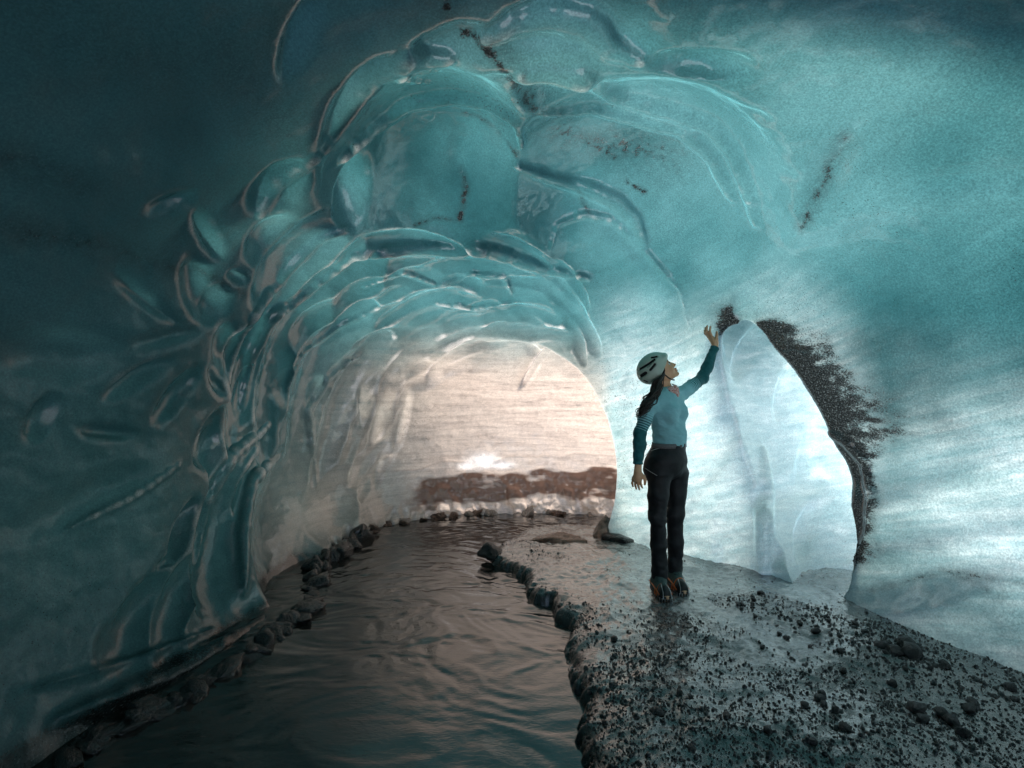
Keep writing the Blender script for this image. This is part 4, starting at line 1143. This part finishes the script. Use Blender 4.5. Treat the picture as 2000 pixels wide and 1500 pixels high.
    X, Y, Z = f.ax[0][:, None, None], f.ax[1][None, :, None], f.ax[2][None, None, :]
    P = np.stack(np.broadcast_arrays(X, Y, Z), -1).reshape(-1, 3); f.F += (.004 * fbm(P * np.array([1, 1, 3]), .05, 2, 221)).reshape(f.F.shape).astype(np.float32)
    f.cut(W(1304, 757), unit((-.35, .1, 1)))
    v, q = f.mesh(1); part('neck_gaiter', v, q, pattern_material())
    # helmet: shell with vents over a dark liner
    hm = simple_mat('pale_sage_shell', (.48, .56, .47), .38, .06, 20)
    dk = simple_mat('dark_liner', (.012, .012, .014), .7, .2)
    c = H(-.022, 0, .034)
    f = Field(c - .17, c + .17, .0032)
    f.ell(c, HEADR, (.128, .106, .108), .004)
    f.ell(H(.075, 0, .050), HEADR, (.040, .080, .022), .02)
    f.ell(H(-.022, 0, .030), HEADR, (.112, .092, .096), .004, sub=True)
    def pl(px, py):
        d = W(px, py, -.092) - HO; d = d - HL * (d @ HL); return d @ HF, d @ HU
    X, Y, Z = (f.ax[0][:, None, None] - HO[0], f.ax[1][None, :, None] - HO[1], f.ax[2][None, None, :] - HO[2])
    hf_, hl_, hu_ = (X * A[0] + Y * A[1] + Z * A[2] for A in (HF, HL, HU))
    brim = np.maximum(hu_ * -1.0 + (-.006) - .42 * (hf_ - .08) * -1 * 0 - .45 * np.clip(-hf_ + .02, -.2, .2) * 1.0, -9)
    f.F = np.maximum(f.F, brim)
    for (a, b, r) in (((1250, 724), (1279, 702.5), .0075), ((1270.5, 722.5), (1279, 711.5), .0085), ((1253.5, 737), (1262, 729), .0115), ((1259, 745.5), (1266, 748), .0085), ((1274, 699), (1284, 697), .006)):
        (fa, ua), (fb, ub) = pl(*a), pl(*b); df, du = fb - fa, ub - ua
        t = np.clip(((hf_ - fa) * df + (hu_ - ua) * du) / (df * df + du * du), 0, 1)
        G = np.hypot(hf_ - fa - t * df, hu_ - ua - t * du) - r
        G = np.maximum(G, .022 - np.abs(hl_))
        f.F = smax(f.F, -G, .003)
    f.F = f.F.astype(np.float32)
    v, q = f.mesh(1); ho = part('helmet', v, q, hm)
    tag(ho, 'pale sage helmet with dark vents')
    bvh = BVHTree.FromPolygons([tuple(p) for p in v], [tuple(int(i) for i in a) for a in q])
    f = Field(c - .17, c + .17, .005)
    f.ell(H(-.022, 0, .030), HEADR, (.113, .093, .097), .004)
    X, Y, Z = (f.ax[0][:, None, None] - HO[0], f.ax[1][None, :, None] - HO[1], f.ax[2][None, None, :] - HO[2])
    hf_, hl_, hu_ = (X * A[0] + Y * A[1] + Z * A[2] for A in (HF, HL, HU))
    f.F = np.maximum(f.F, -hu_ + .006 - .45 * np.clip(-hf_ + .02, -.2, .2)).astype(np.float32)
    v, q = f.mesh(1); part('liner', v, q, dk, ho)
    # lettering along the shell between the vents
    tcu = bpy.data.curves.new('lettering', 'FONT'); tcu.body = 'MAMMUT'; tcu.size = .0145; tcu.extrude = .0006; tcu.align_x = 'CENTER'; tcu.align_y = 'CENTER'
    tcu.materials.append(dk)
    tob = bpy.data.objects.new('lettering', tcu); COL.objects.link(tob); tob.parent = ho
    dv = Vector(ray(1271.5, 713)); hh = bvh.ray_cast(Vector(CAM), dv)
    pos = (np.array(hh[0]) if hh[0] is not None else W(1272, 712, -.1)); nn = np.array(hh[1]) if hh[1] is not None else HL
    if nn @ np.array(dv) > 0: nn = -nn
    xa = unit(W(1279, 706) - W(1266, 716)); xa = unit(xa - nn * (xa @ nn)); ya = np.cross(nn, xa)
    lme = bpy.data.meshes.new_from_object(tob); bpy.data.objects.remove(tob)
    tob = bpy.data.objects.new('lettering', lme); COL.objects.link(tob); tob.parent = ho
    if not lme.materials: lme.materials.append(dk)
    tob.matrix_local = Matrix([[xa[0], ya[0], nn[0], pos[0] + nn[0] * .0015 - base[0]], [xa[1], ya[1], nn[1], pos[1] + nn[1] * .0015 - base[1]], [xa[2], ya[2], nn[2], pos[2] + nn[2] * .0015 - base[2]], [0, 0, 0, 1]])
    strap = simple_mat('black_strap', (.012, .012, .013), .6, .2)
    sp = [H(.005, .070, .0), H(.0, .068, -.04), H(.005, .056, -.080), H(.020, .030, -.118), H(.030, 0, -.130), H(.020, -.03, -.118), H(.0, -.062, -.06)]
    tube_mesh([(np.array([np.array(p) for p in sp]) - base, .0045)], 'chin_strap', strap, ho)
    tube_mesh([(np.array([W(1312, 750, -.03), W(1318, 753, -.035), W(1323, 757, -.035), W(1322, 761, -.035), W(1317, 760, -.035), W(1315, 755, -.035)]) - base, .0035)], 'strap_end', strap, ho)
    # hair
    hairm = simple_mat('dark_brown_hair', (.022, .012, .008), .42, .6, 45)
    rr = random.Random(3); paths = []
    guide = np.array([H(.030, .074, .022), H(.006, .086, -.030), W(1285, 748, -.11), W(1279, 768, -.125), W(1268, 784, -.16), W(1257, 797, -.185), W(1247, 812, -.19)])
    for k in range(120):
        s = rr.random(); st = rr.random()
        g = guide.copy()
        g[0] = H(.045 - .105 * st, .070 - .015 * st + rr.uniform(-.01, .01), .030 - .055 * st)
        g[1] = H(.022 - .085 * st, .080 - .02 * st + rr.uniform(-.012, .012), -.020 - .045 * st)
        off = np.array([rr.gauss(0, 1), rr.gauss(0, 1), rr.gauss(0, 1)])
        for i in range(2, 7): g[i] = g[i] + off * [0, 0, .013, .016, .017, .014, .010][i]
        end = rr.choice([4.3, 5.0, 5.6, 6.0, 6.0])
        t = np.linspace(0, end, 26); P = np.stack([np.interp(t, np.arange(7), g[:, a]) for a in range(3)], 1)
        for _ in range(2): P[1:-1] = (P[:-2] + P[2:] + 2 * P[1:-1]) / 4
        ph = rr.uniform(0, 6.28); am = np.interp(t, [0, 1.2, 2.5, 6], [0, .004, .008, .012]) * rr.uniform(.5, 1.4); fr = rr.uniform(3.2, 4.6)
        P = P + np.stack([am * np.sin(fr * t + ph), am * np.cos(fr * t + ph) * .8, .4 * am * np.sin(fr * t * .8 + ph)], 1)
        paths.append((P - base, np.interp(t / end, [0, .3, .8, 1], [.0045, .0055, .004, .0012]) * rr.uniform(.6, 1.25)))
    for k in range(26):                                         # far side and stray locks
        s = rr.random(); p0 = H(.02 - .1 * s, -.07, -.01); p1 = W(1300 + rr.uniform(-8, 14), 745 + rr.uniform(0, 20), .10); p2 = W(1318 + rr.uniform(-6, 8), 765 + rr.uniform(-10, 6), .04)
        t = np.linspace(0, 1, 14)[:, None]; P = (1 - t) ** 2 * p0 + 2 * t * (1 - t) * p1 + t * t * p2
        P = P + .006 * np.sin(12 * t + s * 6)
        paths.append((P - base, np.linspace(.003, .0008, 14)))
    tube_mesh(paths, 'hair', hairm, root, 5)
    # boots with chain spikes
    upm = simple_mat('grey_green_boot', (.055, .095, .085), .75, .35, 60, .002); rub = simple_mat('black_rubber', (.012, .012, .013), .55, .2)
    org = simple_mat('orange_rubber', (.62, .13, .02), .45, .15); chm = simple_mat('steel_chain', (.55, .55, .55), .3, .1, metallic=1.0)
    for an, toe, heel in ((R_AN, R_TOE, R_HEEL), (L_AN, L_TOE, L_HEEL)):
        gz = .030
        d = unit((toe - heel) * np.array([1, 1, 0])); sd = np.array([-d[1], d[0], 0]); FR = np.array([d, sd, UP])
        toe0 = np.array([toe[0], toe[1], gz]); heel0 = np.array([heel[0], heel[1], gz]); mid = heel0 * .45 + toe0 * .55
        f = Field(np.minimum(heel0, toe0) - .1, np.maximum(heel0, toe0) + np.array([.1, .1, .25]), .004)
        f.cone(heel0 + UP * .035, toe0 - d * .03 + UP * .028, .042, .041, .02); f.cone(an + UP * .015, heel0 + d * .03 + UP * .05, .05, .046, .03)
        f.cone(an - UP * .03 + d * .02, mid + UP * .05, .04, .035, .03); f.cut(heel0 + UP * .004, -UP); f.cut(an + UP * .03, UP)
        v, q = f.mesh(1); bo = part('boot', v, q, upm)
        f = Field(np.minimum(heel0, toe0) - .1, np.maximum(heel0, toe0) + .1, .004)
        f.cone(heel0, toe0 - d * .02, .043, .047, .01); f.cut(heel0 + UP * .012, UP); f.cut(heel0 - UP * .018, -UP)
        v, q = f.mesh(1); part('sole', v, q, rub, bo)
        f = Field(toe0 - .1, toe0 + .1, .004)
        f.cone(toe0 - d * .03 + UP * .026, toe0 - d * .022 + UP * .022, .044, .0435, .01); f.cut(toe0 - d * .04, -d); f.cut(toe0 + UP * .0, -UP)
        v, q = f.mesh(1); part('toe_cap', v, q, rub, bo)
        def around(p, ra, lift, a0=-100, a1=100, n=17):
            return [p + sd * ra * math.sin(math.radians(a)) + UP * (lift * math.cos(math.radians(a)) + .004) for a in np.linspace(a0, a1, n)]
        st1 = [p - base for p in around(toe0 - d * .055, .047, .072)]; st2 = [p - base for p in around(toe0 - d * .085, .047, .083)]
        tube_mesh([(st1, .0055), (st2, .005), ([heel0 - base - d * .045 + UP * .04, heel0 - base + sd * .047 + UP * .05, toe0 - base - d * .07 + sd * .048 + UP * .035, toe0 - base - d * .01 + sd * .045 + UP * .012], .0055),
                   ([heel0 - base - d * .045 + UP * .04, heel0 - base - sd * .047 + UP * .05, toe0 - base - d * .07 - sd * .048 + UP * .035, toe0 - base - d * .01 - sd * .045 + UP * .012], .0055)], 'spike_harness', org, bo)
        ch = []
        for s in (-.5, .5):
            ch.append(([toe0 - base - d * .055 + sd * .03 * s + UP * .075, toe0 - base - d * .02 + sd * .045 * s + UP * .062, toe0 - base + d * .012 + sd * .055 * s + UP * .040, toe0 - base + d * .022 + sd * .06 * s - UP * .006], .0022))
        for a in np.linspace(-70, 70, 7):
            b0 = toe0 - base - d * .02 + (d * math.cos(math.radians(a)) + sd * math.sin(math.radians(a))) * .047
            ch.append(([b0 + UP * .0, b0 - UP * .012, b0 - UP * .028], [.004, .003, .0008]))
        tube_mesh(ch, 'spike_chain', chm, bo, 5)
        la = []
        for j in range(5):
            c0 = an * (1 - j / 5) + (toe0 - d * .09) * (j / 5); c0 = np.array([c0[0], c0[1], 0]) + d * .045 * (1 - j / 6) + UP * (.175 - .018 * j)
            la.append(([c0 - base + sd * .028, c0 - base + d * .006 + UP * .004, c0 - base - sd * .028], .003))
        tube_mesh(la, 'laces', strap, bo, 5)
build_person()
